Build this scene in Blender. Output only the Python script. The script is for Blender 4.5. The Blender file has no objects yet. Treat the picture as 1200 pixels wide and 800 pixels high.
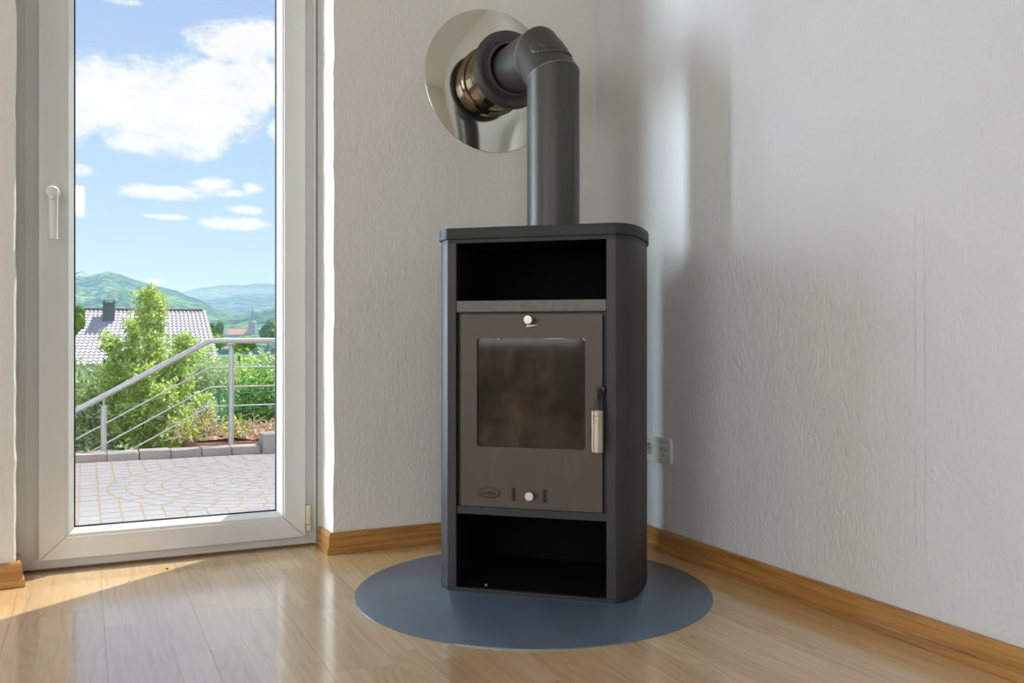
import bpy, bmesh, math, random
from mathutils import Vector, Matrix, noise

# ------------------------------------------------------------------ camera, world, sun, large lights, exposure
scene = bpy.context.scene
COL = scene.collection
PI = math.pi
YAW = math.radians(25.5)            # the camera looks along +Y turned 25.5 degrees towards +X
CAM = Vector((-1.582, -2.642, 0.64))
F = 1048.0                          # focal length in pixels of a 1200 x 800 picture

cam_data = bpy.data.cameras.new('camera')
cam_data.sensor_width = 36.0
cam_data.lens = F * 36.0 / 1200.0
cam_data.shift_y = -3.0 / 1200.0
cam_data.clip_start = 0.05
cam_data.clip_end = 20000
camera = bpy.data.objects.new('camera', cam_data)
camera.location = CAM
camera.rotation_euler = (PI / 2, 0, -YAW)
COL.objects.link(camera)
scene.camera = camera

SUN_AZ = math.radians(52.3)         # from +Y towards +X: high sun outside, to the right of the door
SUN_EL = math.radians(62)
SUN_STRENGTH = 8.5
SKY_STRENGTH = 1.0
EXPOSURE = 0.0

scene.view_settings.view_transform = 'Standard'
scene.view_settings.look = 'None'
scene.view_settings.gamma = 1.0
scene.view_settings.use_curve_mapping = False
scene.view_settings.exposure = EXPOSURE
scene.cycles.max_bounces = 8
scene.cycles.volume_bounces = 1


class V:
    """a node socket with arithmetic"""
    def __init__(self, nt, s):
        self.nt, self.s = nt, s

    def _m(self, op, *args):
        n = self.nt.nodes.new('ShaderNodeMath')
        n.operation = op
        for i, a in enumerate((self,) + args):
            if isinstance(a, V):
                self.nt.links.new(a.s, n.inputs[i])
            else:
                n.inputs[i].default_value = a
        return V(self.nt, n.outputs[0])

    def __add__(self, o): return self._m('ADD', o)
    __radd__ = __add__
    def __sub__(self, o): return self._m('SUBTRACT', o)
    def __rsub__(self, o): return (self * -1.0) + o
    def __mul__(self, o): return self._m('MULTIPLY', o)
    __rmul__ = __mul__
    def __truediv__(self, o): return self._m('DIVIDE', o)
    def __pow__(self, o): return self._m('POWER', o)
    def floor(self): return self._m('FLOOR')
    def fract(self): return self._m('FRACT')
    def abs(self): return self._m('ABSOLUTE')
    def max(self, o): return self._m('MAXIMUM', o)
    def min(self, o): return self._m('MINIMUM', o)
    def gt(self, o): return self._m('GREATER_THAN', o)
    def lt(self, o): return self._m('LESS_THAN', o)
    def atan2(self, o): return self._m('ARCTAN2', o)
    def asin(self): return self._m('ARCSINE')
    def step(self, a, b):
        n = self.nt.nodes.new('ShaderNodeMapRange')
        n.interpolation_type = 'SMOOTHSTEP'
        self.nt.links.new(self.s, n.inputs[0])
        n.inputs[1].default_value = a
        n.inputs[2].default_value = b
        return V(self.nt, n.outputs[0])


class NT:
    def __init__(self, nt):
        self.nt = nt

    def node(self, kind, **kw):
        n = self.nt.nodes.new(kind)
        for k, v in kw.items():
            setattr(n, k, v)
        return n

    def put(self, sock, val):
        if isinstance(val, V):
            self.nt.links.new(val.s, sock)
        elif hasattr(val, 'is_output'):
            self.nt.links.new(val, sock)
        elif isinstance(val, (tuple, list)) and len(val) == 3 and sock.type == 'RGBA':
            sock.default_value = (*val, 1)
        else:
            sock.default_value = val

    def coord(self, which='Object'):
        return self.node('ShaderNodeTexCoord').outputs[which]

    def position(self):
        return self.node('ShaderNodeNewGeometry').outputs['Position']

    def island(self):
        return V(self.nt, self.node('ShaderNodeNewGeometry').outputs['Random Per Island'])

    def objrand(self):
        return V(self.nt, self.node('ShaderNodeObjectInfo').outputs['Random'])

    def xyz(self, vec):
        n = self.node('ShaderNodeSeparateXYZ')
        self.nt.links.new(vec, n.inputs[0])
        return [V(self.nt, o) for o in n.outputs]

    def vec(self, x, y, z):
        n = self.node('ShaderNodeCombineXYZ')
        for i, a in enumerate((x, y, z)):
            self.put(n.inputs[i], a)
        return n.outputs[0]

    def mapping(self, vec, scale=(1, 1, 1), loc=(0, 0, 0), rot=(0, 0, 0)):
        n = self.node('ShaderNodeMapping')
        self.nt.links.new(vec, n.inputs[0])
        n.inputs['Scale'].default_value = scale
        n.inputs['Location'].default_value = loc
        n.inputs['Rotation'].default_value = rot
        return n.outputs[0]

    def noise(self, vec, scale, detail=3, rough=.5, dist=0):
        n = self.node('ShaderNodeTexNoise')
        if vec is not None:
            self.nt.links.new(vec, n.inputs['Vector'])
        n.inputs['Scale'].default_value = scale
        n.inputs['Detail'].default_value = detail
        n.inputs['Roughness'].default_value = rough
        n.inputs['Distortion'].default_value = dist
        return V(self.nt, n.outputs['Fac'])

    def white(self, vec):
        n = self.node('ShaderNodeTexWhiteNoise')
        self.nt.links.new(vec, n.inputs['Vector'])
        return V(self.nt, n.outputs['Value'])

    def voronoi(self, vec, scale, out='Distance', feature='F1'):
        n = self.node('ShaderNodeTexVoronoi', feature=feature)
        self.nt.links.new(vec, n.inputs['Vector'])
        n.inputs['Scale'].default_value = scale
        return V(self.nt, n.outputs[out])

    def ramp(self, fac, stops):
        n = self.node('ShaderNodeValToRGB')
        els = n.color_ramp.elements
        while len(els) < len(stops):
            els.new(.5)
        for e, (p, c) in zip(els, stops):
            e.position = p
            e.color = (*c, 1)
        self.put(n.inputs[0], fac)
        return n.outputs[0]

    def mix(self, fac, a, b, mode='MIX'):
        n = self.node('ShaderNodeMix', data_type='RGBA', blend_type=mode)
        self.put(n.inputs[0], fac)
        self.put(n.inputs[6], a)
        self.put(n.inputs[7], b)
        return n.outputs[2]

    def bump(self, height, strength, dist=.01):
        n = self.node('ShaderNodeBump')
        self.put(n.inputs['Height'], height)
        n.inputs['Strength'].default_value = strength
        n.inputs['Distance'].default_value = dist
        return n.outputs[0]


def pix_dir(x, y):
    return ((x - 600) / F, (397 - y) / F)


def sky_angles(x, y):
    t = (x - 600) / F
    az = YAW + math.atan(t)
    el = math.atan((397 - y) / F * math.cos(math.atan(t)))
    return az, el


def build_world():
    w = bpy.data.worlds.new('sky')
    scene.world = w
    w.use_nodes = True
    nt = w.node_tree
    nt.nodes.clear()
    t = NT(nt)
    d = t.coord('Generated')
    x, y, z = t.xyz(d)
    az = x.atan2(y)
    el = z.asin()
    deg = el * (180 / PI)
    grad = t.ramp((deg / 90.0).max(0.0), [
        (0.0, (.62, .83, 1.02)), (.07, (.54, .74, 1.0)), (.14, (.49, .69, .99)),
        (.24, (.42, .59, .96)), (.5, (.32, .48, .86)), (1.0, (.25, .41, .80))])
    # cumulus clouds: soft ellipses in azimuth / elevation with ragged edges
    flat = t.vec(az * 1.0, el * 1.6, 0.0)
    n1 = t.noise(t.mapping(flat, (1, 1, 1), (3.1, 1.7, 0)), 26, 6, .6, .3)
    n2 = t.noise(t.mapping(flat, (1, 1, 1), (8.1, 4.7, 0)), 70, 5, .6)
    n3 = t.noise(t.mapping(flat, (1, 1, 1), (1.1, 9.7, 0)), 150, 4, .65)
    rag = (n1 - .5) * 2.0 + (n2 - .5) * 1.05 + (n3 - .5) * .5
    blobs = [(120, 112, 60, 40, 1), (200, 128, 95, 50, 1), (250, 110, 70, 42, 1), (300, 95, 60, 26, 1),
             (280, 52, 62, 25, 1), (310, 48, 55, 22, 1), (165, 166, 42, 14, .8), (235, 160, 40, 22, .9),
             (335, 152, 22, 16, .9), (185, 226, 46, 9, .75), (248, 219, 30, 11, .6), (268, 226, 24, 6, .5), (296, 220, 14, 7, .6),
             (288, 246, 24, 6, .7), (272, 262, 44, 9, .75), (195, 254, 28, 4, .5), (92, 200, 20, 8, .5), (30, 120, 90, 40, 1),
             (145, 2, 26, 6, -.1), (183, 330, 13, 3.5, .55), (370, 80, 50, 45, 1), (420, 240, 60, 14, .8), (-60, 210, 90, 22, .8)]
    field = None
    for (px, py, rx, ry, wgt) in blobs:
        a, e = sky_angles(px, py)
        ra = rx / F * .93
        re = ry / F
        u = (az - a) / ra
        v = (el - e) / re
        g = (1.0 - (u * u + v * v))
        g = (g.max(-3.0)) * .8 + (wgt - 1.0) * .55
        field = g if field is None else field.max(g)
    # the same kind of cloud over the rest of the sky
    far = t.noise(t.vec(az * 1.2, el * 3.2, 4.0), 2.3, 4, .55)
    inside = ((az - .05).abs().step(.28, .5)).max((el - .16).abs().step(.22, .34))
    rest = ((far - .56) * 9.0) * inside - (1.0 - inside) * 3.0
    rest = rest - (el - 1.2).step(0.0, .3) * 2.0
    field = field.max(rest)
    mask = (field + rag).step(-.36, .60)
    shade = t.ramp(n1, [(.25, (.98, 1.0, 1.02)), (.6, (1.04, 1.04, 1.035)), (1, (1.07, 1.07, 1.06))])
    col = t.mix(mask, grad, shade)
    bg = t.node('ShaderNodeBackground')
    nt.links.new(col, bg.inputs[0])
    bg.inputs[1].default_value = SKY_STRENGTH
    out = t.node('ShaderNodeOutputWorld')
    nt.links.new(bg.outputs[0], out.inputs[0])
    w.cycles.sampling_method = 'NONE'


build_world()


def add_sun():
    ld = bpy.data.lights.new('sun', 'SUN')
    ld.energy = SUN_STRENGTH
    ld.angle = math.radians(.53)
    ld.color = (1, .96, .88)
    o = bpy.data.objects.new('sun', ld)
    s = Vector((math.sin(SUN_AZ) * math.cos(SUN_EL), math.cos(SUN_AZ) * math.cos(SUN_EL), math.sin(SUN_EL)))
    o.rotation_euler = (-s).to_track_quat('-Z', 'Y').to_euler()
    o.location = s * 30
    COL.objects.link(o)


def add_area(name, loc, direction, sx, sy, power, color, spread=180):
    ld = bpy.data.lights.new(name, 'AREA')
    ld.shape = 'RECTANGLE'
    ld.size, ld.size_y = sx, sy
    ld.energy = power
    ld.color = color
    ld.spread = math.radians(spread)
    o = bpy.data.objects.new(name, ld)
    o.location = loc
    o.rotation_euler = Vector(direction).to_track_quat('-Z', 'Y').to_euler()
    COL.objects.link(o)
    return o


add_sun()
# added fill lights outside, out of view, shining in through the glazed door
add_area('fill_through_door', (-3.35, 1.75, 1.35), (.8, -.6, -.06), 3.0, 2.8, 118, (.72, .86, 1.0), 115)
add_area('fill_outside_left', (-4.05, 1.12, 1.3), (.9, -.43, -.05), 1.0, 2.5, 118, (.74, .89, 1.0), 100)  # extra added light for the wall strip right of the stove
# unseen fill lights added at assumed openings behind and beside the camera
add_area('fill_rear_opening', (-3.3, -5.62, 1.45), (0, 1, -.05), 2.4, 1.7, 31, (1.0, .975, .935))
add_area('fill_side_opening', (-5.02, -3.2, 1.45), (1, 0, -.05), 2.0, 1.7, 36, (1.0, .98, .95))

# ------------------------------------------------------------------ helpers


def tag(o, label=None, cat=None, group=None, kind=None):
    if label: o['label'] = label
    if cat: o['category'] = cat
    if group: o['group'] = group
    if kind: o['kind'] = kind
    return o


def thing(name, label, cat, loc=(0, 0, 0), rotz=0, group=None, kind=None):
    o = bpy.data.objects.new(name, None)
    o.empty_display_size = .05
    o.location = loc
    o.rotation_euler = (0, 0, rotz)
    COL.objects.link(o)
    return tag(o, label, cat, group, kind)


def link_mesh(name, me, mat, parent=None, smooth=False, loc=None):
    o = bpy.data.objects.new(name, me)
    if mat is not None and not me.materials:
        for m in (mat if isinstance(mat, (list, tuple)) else [mat]):
            me.materials.append(m)
    COL.objects.link(o)
    if parent is not None:
        o.parent = parent
    if loc is not None:
        o.location = loc
    if smooth:
        smooth_mesh(me, smooth)
    return o


def smooth_mesh(me, angle):
    if angle is True:
        angle = 40
    for p in me.polygons:
        p.use_smooth = True
    bm = bmesh.new()
    bm.from_mesh(me)
    lim = math.radians(angle)
    for e in bm.edges:
        e.smooth = not (len(e.link_faces) == 2 and e.calc_face_angle(0) > lim)
    bm.to_mesh(me)
    bm.free()


def obj(name, bm, mat, parent=None, smooth=False, bevel=0, loc=None):
    bmesh.ops.recalc_face_normals(bm, faces=bm.faces[:])
    if bevel:
        sharp = [e for e in bm.edges if len(e.link_faces) == 2 and e.calc_face_angle(0) > math.radians(35)]
        bmesh.ops.bevel(bm, geom=sharp, offset=bevel, segments=2, profile=.6, affect='EDGES', clamp_overlap=True)
        bmesh.ops.recalc_face_normals(bm, faces=bm.faces[:])
        smooth = smooth or 30
    me = bpy.data.meshes.new(name)
    bm.to_mesh(me)
    bm.free()
    return link_mesh(name, me, mat, parent, smooth, loc)


def pydata(name, verts, faces, mat, parent=None, smooth=False, fix=False, loc=None):
    me = bpy.data.meshes.new(name)
    me.from_pydata(verts, [], faces)
    me.validate()
    if fix:
        bm = bmesh.new(); bm.from_mesh(me)
        bmesh.ops.recalc_face_normals(bm, faces=bm.faces[:])
        bm.to_mesh(me); bm.free()
    return link_mesh(name, me, mat, parent, smooth, loc)


def add_box(bm, a, b, mat=None):
    x0, x1 = sorted((a[0], b[0])); y0, y1 = sorted((a[1], b[1])); z0, z1 = sorted((a[2], b[2]))
    vs = [bm.verts.new(p) for p in ((x0, y0, z0), (x1, y0, z0), (x1, y1, z0), (x0, y1, z0),
                                    (x0, y0, z1), (x1, y0, z1), (x1, y1, z1), (x0, y1, z1))]
    if mat is not None:
        for v in vs: v.co = mat @ v.co
    for f in ((0, 3, 2, 1), (4, 5, 6, 7), (0, 1, 5, 4), (1, 2, 6, 5), (2, 3, 7, 6), (3, 0, 4, 7)):
        bm.faces.new([vs[i] for i in f])
    return vs


def box(name, a, b, mat, parent=None, bevel=0):
    bm = bmesh.new()
    add_box(bm, a, b)
    return obj(name, bm, mat, parent, bevel=bevel)


def add_prism(bm, pts, axis, lo, hi):
    """closed polygon pts (2D) extruded along axis 'x','y' or 'z'"""
    def P(p, h):
        return {'z': (p[0], p[1], h), 'y': (p[0], h, p[1]), 'x': (h, p[0], p[1])}[axis]
    a = [bm.verts.new(P(p, lo)) for p in pts]
    b = [bm.verts.new(P(p, hi)) for p in pts]
    bm.faces.new(a[::-1]); bm.faces.new(b)
    n = len(pts)
    for i in range(n):
        j = (i + 1) % n
        bm.faces.new((a[i], a[j], b[j], b[i]))


def add_plate(bm, outer, holes, axis, lo, hi):
    """polygon with holes, extruded"""
    def P(p, h):
        return {'z': (p[0], p[1], h), 'y': (p[0], h, p[1]), 'x': (h, p[0], p[1])}[axis]
    loops = [outer] + holes
    sub = bmesh.new()
    for lp in loops:
        vs = [sub.verts.new((p[0], p[1], 0)) for p in lp]
        for i in range(len(vs)):
            sub.edges.new((vs[i], vs[(i + 1) % len(vs)]))
    bmesh.ops.triangle_fill(sub, use_beauty=True, use_dissolve=False, edges=sub.edges[:], normal=(0, 0, 1))
    sub.verts.index_update()
    front = [bm.verts.new(P((v.co.x, v.co.y), lo)) for v in sub.verts]
    back = [bm.verts.new(P((v.co.x, v.co.y), hi)) for v in sub.verts]
    for f in sub.faces:
        ids = [v.index for v in f.verts]
        bm.faces.new([front[i] for i in ids])
        bm.faces.new([back[i] for i in ids[::-1]])
    for e in sub.edges:
        if len(e.link_faces) == 1:
            i, j = e.verts[0].index, e.verts[1].index
            bm.faces.new((front[i], front[j], back[j], back[i]))
    sub.free()


def rrect(x0, z0, x1, z1, r, n=5):
    pts = []
    for cx, cz, a0 in ((x1 - r, z0 + r, -90), (x1 - r, z1 - r, 0), (x0 + r, z1 - r, 90), (x0 + r, z0 + r, 180)):
        for i in range(n + 1):
            a = math.radians(a0 + 90 * i / n)
            pts.append((cx + r * math.cos(a), cz + r * math.sin(a)))
    return pts


def frame_of(d):
    d = d.normalized()
    up = Vector((0, 0, 1)) if abs(d.z) < .95 else Vector((1, 0, 0))
    s = d.cross(up).normalized()
    return s, s.cross(d).normalized()


def add_tube(bm, pts, rad, seg=10, caps=True):
    pts = [Vector(p) for p in pts]
    rads = rad if isinstance(rad, (list, tuple)) else [rad] * len(pts)
    rings = []
    for i, p in enumerate(pts):
        if i == 0: d = pts[1] - pts[0]
        elif i == len(pts) - 1: d = pts[-1] - pts[-2]
        else: d = (pts[i + 1] - p).normalized() + (p - pts[i - 1]).normalized()
        s, u = frame_of(d)
        k = 1.0
        if 0 < i < len(pts) - 1:
            c = (pts[i + 1] - p).normalized().dot((p - pts[i - 1]).normalized())
            k = 1.0  # joints kept round
        rings.append([bm.verts.new(p + (s * math.cos(2 * PI * j / seg) + u * math.sin(2 * PI * j / seg)) * rads[i] * k) for j in range(seg)])
    for a, b in zip(rings, rings[1:]):
        for j in range(seg):
            bm.faces.new((a[j], a[(j + 1) % seg], b[(j + 1) % seg], b[j]))
    if caps:
        bm.faces.new(rings[0][::-1]); bm.faces.new(rings[-1])


def add_lathe(bm, prof, seg=32, mat=None):
    """profile (r, h) turned about local z; mat places it"""
    mat = mat or Matrix()
    rings = []
    for r, h in prof:
        if r < 1e-6:
            rings.append([bm.verts.new(mat @ Vector((0, 0, h)))])
        else:
            rings.append([bm.verts.new(mat @ Vector((r * math.cos(2 * PI * j / seg), r * math.sin(2 * PI * j / seg), h))) for j in range(seg)])
    for a, b in zip(rings, rings[1:]):
        for j in range(seg):
            k = (j + 1) % seg
            if len(a) == 1 and len(b) == 1: continue
            if len(a) == 1: bm.faces.new((a[0], b[j], b[k]))
            elif len(b) == 1: bm.faces.new((a[j], a[k], b[0]))
            else: bm.faces.new((a[j], a[k], b[k], b[j]))


TO_FRONT = Matrix.Rotation(PI / 2, 4, 'X')     # local z -> -y (towards the viewer of a front)


def at(x, y, z, m=TO_FRONT):
    return Matrix.Translation((x, y, z)) @ m


# ------------------------------------------------------------------ materials
MATS = {}


def material(name):
    m = bpy.data.materials.new(name)
    m.use_nodes = True
    nt = m.node_tree
    nt.nodes.clear()
    t = NT(nt)
    out = t.node('ShaderNodeOutputMaterial')
    MATS[name] = m
    return m, t, out


def principled(t, out, **kw):
    b = t.node('ShaderNodeBsdfPrincipled')
    for k, v in kw.items():
        t.put(b.inputs[k.replace('_', ' ')], v)
    t.nt.links.new(b.outputs[0], out.inputs[0])
    return b


def simple(name, col, rough=.5, metal=0.0, var=.08, scale=8, bump=0, bscale=40, spec=.5):
    m, t, out = material(name)
    p = t.coord('Object')
    n = t.noise(p, scale, 4, .55)
    c = t.mix(n, tuple(max(0, v * (1 - var)) for v in col), tuple(v * (1 + var) for v in col))
    kw = dict(Base_Color=c, Roughness=rough, Metallic=metal, Specular_IOR_Level=spec)
    if bump:
        kw['Normal'] = t.bump(t.noise(p, bscale, 4, .6), bump, .004)
    principled(t, out, **kw)
    return m


def mat_plaster(name, col, seams=False):
    m, t, out = material(name)
    p = t.position()
    x, y, z = t.xyz(p)
    big = t.noise(p, 5, 4, .55)
    warp = t.noise(p, 3.5, 2, .5)
    # trowelled plaster: soft lumps, short directional strokes, fine grit
    st = t.noise(t.vec(x * 26.0 + warp * 9.0, y * 26.0 + warp * 9.0, z * 15.0 - warp * 7.0), 1.0, 4, .62, .6)
    ridge = (st - .5).abs() * -2.0 + 1.0
    grit = t.noise(t.vec(x * 1.3, y * 1.3, z * .75), 75, 4, .62)
    lump = t.noise(p, 14, 3, .5)
    patch = t.noise(p, 2.2, 3, .5).step(.35, .65)
    hgt = (ridge ** 3.0) * .30 * (patch * .8 + .2) + grit * .75 + lump * .7
    if seams:
        wob = (t.noise(t.vec(0.0, 0.0, z), 9, 3) - .5) * .012
        l1 = ((y + 1.304 + wob).abs() / .0009)._m('MINIMUM', 1.0)
        l2 = ((y + 1.327 + wob).abs() / .0009)._m('MINIMUM', 1.0)
        brk = t.noise(t.vec(0.0, y * 3.0, z * 5.0), 2.0, 2).step(.4, .55)
        zone = z.step(.18, .2) * (1.0 - z.step(.9, .92))
        hgt = hgt - ((1.0 - l1) + (1.0 - l2)) * brk * zone * .5
    c = t.mix(big, tuple(v * .965 for v in col), tuple(min(1, v * 1.02) for v in col))
    principled(t, out, Base_Color=c, Roughness=.85, Specular_IOR_Level=.2, Normal=t.bump(hgt, .62, .008))
    return m


def mat_laminate():
    m, t, out = material('laminate')
    p = t.position()
    x, y, z = t.xyz(p)
    sidx = (x / .06433).floor()
    off = t.white(t.vec(sidx, 3.0, 1.0))
    leng = .36 + t.white(t.vec(sidx, 9.0, 2.0)) * .12
    yy = y / leng + off * 7.0
    bidx = yy.floor()
    r1 = t.white(t.vec(sidx, bidx, 5.0))
    r2 = t.white(t.vec(sidx, bidx, 8.0))
    # grain: long fibres and cathedral arches, different in every strip
    gx = x + r1 * 3.0
    gy = y + r2 * 5.0
    warp = t.noise(t.vec(gx * 5.0, gy * 1.2, r1 * 9.0), 1.5, 2, .5)
    rings = ((gx * 55.0 + warp * 14.0 * (r2 * .8 + .3)).fract() - .5).abs() * 2.0
    fib = t.noise(t.vec(gx * 330.0, gy * 9.0, r2 * 4.0), 1.0, 3, .6)
    fine = t.noise(t.vec(gx * 90.0, gy * 3.0, r1 * 4.0), 1.0, 4, .6)
    base = t.ramp(r1, [(0, (.66, .44, .22)), (.35, (.72, .49, .25)), (.7, (.76, .535, .285)), (1, (.81, .58, .33))])
    g = (rings ** 1.6) * .42 * (r2 * .7 + .3) + fine.step(.42, .75) * .45 + fib.step(.5, .8) * .3
    c = t.mix((g * .85).min(1.0), base, t.mix(.62, base, (.24, .125, .05)))
    # thin lines between strips
    sx = ((x / .06433).fract() - .5).abs().gt(.493)
    sy = (yy.fract() - .5).abs().gt(.4985)
    c = t.mix(sx.max(sy) * .28, c, (.2, .12, .06))
    rough = t.noise(p, 40, 3) * .1 + .27
    principled(t, out, Base_Color=c, Roughness=rough, Specular_IOR_Level=.5, Coat_Weight=1.0, Coat_Roughness=.15, Coat_IOR=2.25,
               Normal=t.bump(fib * .5 + fine * .4, .05, .002))
    return m


def mat_oak(name, dark, light):
    m, t, out = material(name)
    x, y, z = t.xyz(t.position())
    u = x + y
    f = t.noise(t.vec(u * 6.0, z * 160.0, (x - y) * 2.0), 1.0, 5, .65, .4)
    f2 = t.noise(t.vec(u * 2.0, z * 40.0, 3.0), 1.0, 3, .6, .8)
    c = t.ramp((f * .6 + f2 * .5), [(.3, dark), (.62, light), (.9, tuple(min(1, v * 1.2) for v in light))])
    principled(t, out, Base_Color=c, Roughness=.38, Specular_IOR_Level=.5, Normal=t.bump(f, .08, .002))
    return m


def mat_steel(name, col, rough=.42, metal=.55, stain=None, stain_amt=.0, var=.12):
    m, t, out = material(name)
    p = t.coord('Object')
    x, y, z = t.xyz(p)
    n = t.noise(t.vec(x * 3.0, y * 3.0, z * 1.6), 3.0, 4, .6)
    c = t.mix(n, tuple(v * (1 - var) for v in col), tuple(v * (1 + var) for v in col))
    if stain:
        s = t.noise(t.vec(x * 40.0, y * 40.0, z * 9.0), 1.0, 4, .6)
        s2 = t.noise(p, 6, 3, .55)
        c = t.mix((s.step(.45, .8) * s2.step(.4, .75)) * stain_amt, c, stain)
    r = n * .16 + (rough - .08)
    principled(t, out, Base_Color=c, Roughness=r, Metallic=metal, Specular_IOR_Level=.5,
               Normal=t.bump(t.noise(p, 420, 2), .04, .001))
    return m


def mat_glass(name, tint=(.985, .99, .985), ior=1.45, soot=None):
    m, t, out = material(name)
    tr = t.node('ShaderNodeBsdfTransparent')
    tr.inputs[0].default_value = (*tint, 1)
    gl = t.node('ShaderNodeBsdfGlossy')
    gl.inputs['Roughness'].default_value = .02 if soot is None else .06
    fr = t.node('ShaderNodeFresnel')
    # the pane does not bend light, so the way out of it gets the inverse index
    bf = V(t.nt, t.node('ShaderNodeNewGeometry').outputs['Backfacing'])
    t.put(fr.inputs[0], bf * (1.0 / ior - ior) + ior)
    base = tr.outputs[0]
    if soot is not None:
        x, y, z = t.xyz(t.coord('Object'))
        s1 = t.noise(t.vec(x * 14.0, y, z * 4.0), 1.0, 4, .6, .5)
        s2 = t.noise(t.vec(x * 6.0, y, z * 8.0), 1.0, 3, .6)
        low = 1.0 - z.step(.375, .48)
        amt = (s1.step(.3, .7) * .45 + s2.step(.35, .7) * .3 + low * .15 + .25).min(.94)
        df = t.node('ShaderNodeBsdfDiffuse')
        t.nt.links.new(t.ramp(s2 * .6 + s1 * .45, [(.3, (.008, .0075, .008)), (.5, (.032, .024, .018)), (.72, (.11, .072, .045))]), df.inputs[0])
        mx = t.node('ShaderNodeMixShader')
        t.put(mx.inputs[0], amt)
        t.nt.links.new(base, mx.inputs[1]); t.nt.links.new(df.outputs[0], mx.inputs[2])
        base = mx.outputs[0]
    mx = t.node('ShaderNodeMixShader')
    t.nt.links.new(fr.outputs[0], mx.inputs[0])
    t.nt.links.new(base, mx.inputs[1]); t.nt.links.new(gl.outputs[0], mx.inputs[2])
    t.nt.links.new(mx.outputs[0], out.inputs[0])
    return m


def mat_zinc():
    m, t, out = material('zinc_yellow')
    p = t.coord('Object')
    n = t.noise(p, 9, 4, .6, .4)
    n2 = t.noise(p, 4, 3, .6)
    c = t.mix(n2.step(.35, .65), t.mix(n, (.62, .60, .50), (.56, .62, .60)), t.mix(n, (.66, .60, .52), (.72, .68, .55)))
    principled(t, out, Base_Color=c, Roughness=n * .07 + .055, Metallic=1.0, Normal=t.bump(t.noise(p, 7, 2), .03, .004))
    return m


def mat_leaf(name, dark, mid, light, trans=.35):
    m, t, out = material(name)
    r = t.island()
    p = t.position()
    n = t.noise(p, 2.2, 2, .5)
    c = t.ramp((r * .65 + n * .5).min(1.0), [(.12, dark), (.5, mid), (.95, light)])
    df = t.node('ShaderNodeBsdfDiffuse'); t.nt.links.new(c, df.inputs[0])
    tl = t.node('ShaderNodeBsdfTranslucent'); t.nt.links.new(c, tl.inputs[0])
    gl = t.node('ShaderNodeBsdfGlossy'); gl.inputs['Roughness'].default_value = .45
    gl.inputs[0].default_value = (.9, .9, .9, 1)
    mx = t.node('ShaderNodeMixShader'); mx.inputs[0].default_value = trans
    t.nt.links.new(df.outputs[0], mx.inputs[1]); t.nt.links.new(tl.outputs[0], mx.inputs[2])
    m2 = t.node('ShaderNodeMixShader'); m2.inputs[0].default_value = .06
    t.nt.links.new(mx.outputs[0], m2.inputs[1]); t.nt.links.new(gl.outputs[0], m2.inputs[2])
    t.nt.links.new(m2.outputs[0], out.inputs[0])
    return m


def mat_land(name, dark, mid, light, scale):
    m, t, out = material(name)
    p = t.position()
    n = t.noise(p, scale, 6, .65)
    n2 = t.noise(p, scale * .22, 3, .5)
    cl = t.voronoi(p, scale * 3.2)
    c = t.ramp(n * .55 + n2 * .5 - cl * .28, [(.22, dark), (.37, mid), (.52, light)])
    principled(t, out, Base_Color=c, Roughness=1.0, Specular_IOR_Level=0.0, Normal=t.bump(n - cl, 1.0, .35 / scale))
    return m


def mat_stone(name, a, b, speck=120, rough=.85):
    m, t, out = material(name)
    p = t.position()
    r = t.objrand()
    isl = t.island()
    n = t.noise(p, 6, 3, .6)
    s = t.noise(p, speck, 3, .7)
    c = t.mix(n * .5 + s * .3 + (r + isl) * .12, a, b)
    principled(t, out, Base_Color=c, Roughness=rough, Specular_IOR_Level=.25, Normal=t.bump(s, .25, .003))
    return m


plaster = mat_plaster('plaster_warm_white', (.80, .78, .735))
plaster_r = mat_plaster('plaster_white', (.775, .785, .795), seams=True)
ceil_m = simple('ceiling_paint', (.85, .85, .84), .9, var=.02)
laminate = mat_laminate()
oak = mat_oak('oak_baseboard', (.20, .085, .018), (.52, .255, .068))
upvc = simple('white_upvc', (.72, .72, .705), .28, var=.015, scale=3)
upvc_warm = simple('white_upvc_cream', (.74, .66, .48), .35, var=.02)
gasket = simple('black_gasket', (.03, .03, .035), .6)
seal_m = simple('brown_seal', (.16, .095, .04), .7, var=.3, scale=30)
glass_m = mat_glass('door_glass')
soot_glass = mat_glass('sooty_glass', (.62, .50, .40), 1.5, soot=True)
steel = mat_steel('dark_grey_steel', (.048, .047, .050), .46, .45, stain=(.10, .065, .04), stain_amt=.35)
steel_top = mat_steel('black_top_steel', (.024, .027, .029), .5, .3)
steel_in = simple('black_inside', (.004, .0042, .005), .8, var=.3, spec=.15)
steel_inner_edge = simple('black_frame', (.022, .022, .025), .45, var=.2)
door_steel = mat_steel('warm_grey_door_steel', (.100, .086, .072), .48, .5, stain=(.21, .105, .045), stain_amt=.8)
pipe_m = mat_steel('pipe_grey', (.078, .072, .067), .42, .55, var=.06)
ring_m = mat_steel('collar_grey', (.075, .072, .07), .46, .5, var=.06)
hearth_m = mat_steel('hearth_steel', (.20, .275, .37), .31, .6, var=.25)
zinc = mat_zinc()
sleeve_m = simple('flue_sleeve', (.21, .165, .11), .10, 1.0, var=.3, scale=14)
chrome = simple('brushed_nickel', (.54, .48, .40), .33, .9, var=.04, scale=60)
black_paint = simple('black_paint', (.02, .02, .022), .4, var=.1)
soapstone = simple('soapstone', (.17, .18, .165), .6, var=.35, scale=45, bump=.1, bscale=90)
white_mark = simple('white_mark', (.8, .79, .75), .5)
firebrick = simple('firebrick', (.20, .13, .085), .9, var=.5, scale=14, bump=.3, bscale=30)
iron = simple('sooty_iron', (.02, .018, .016), .7, var=.3)
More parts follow.
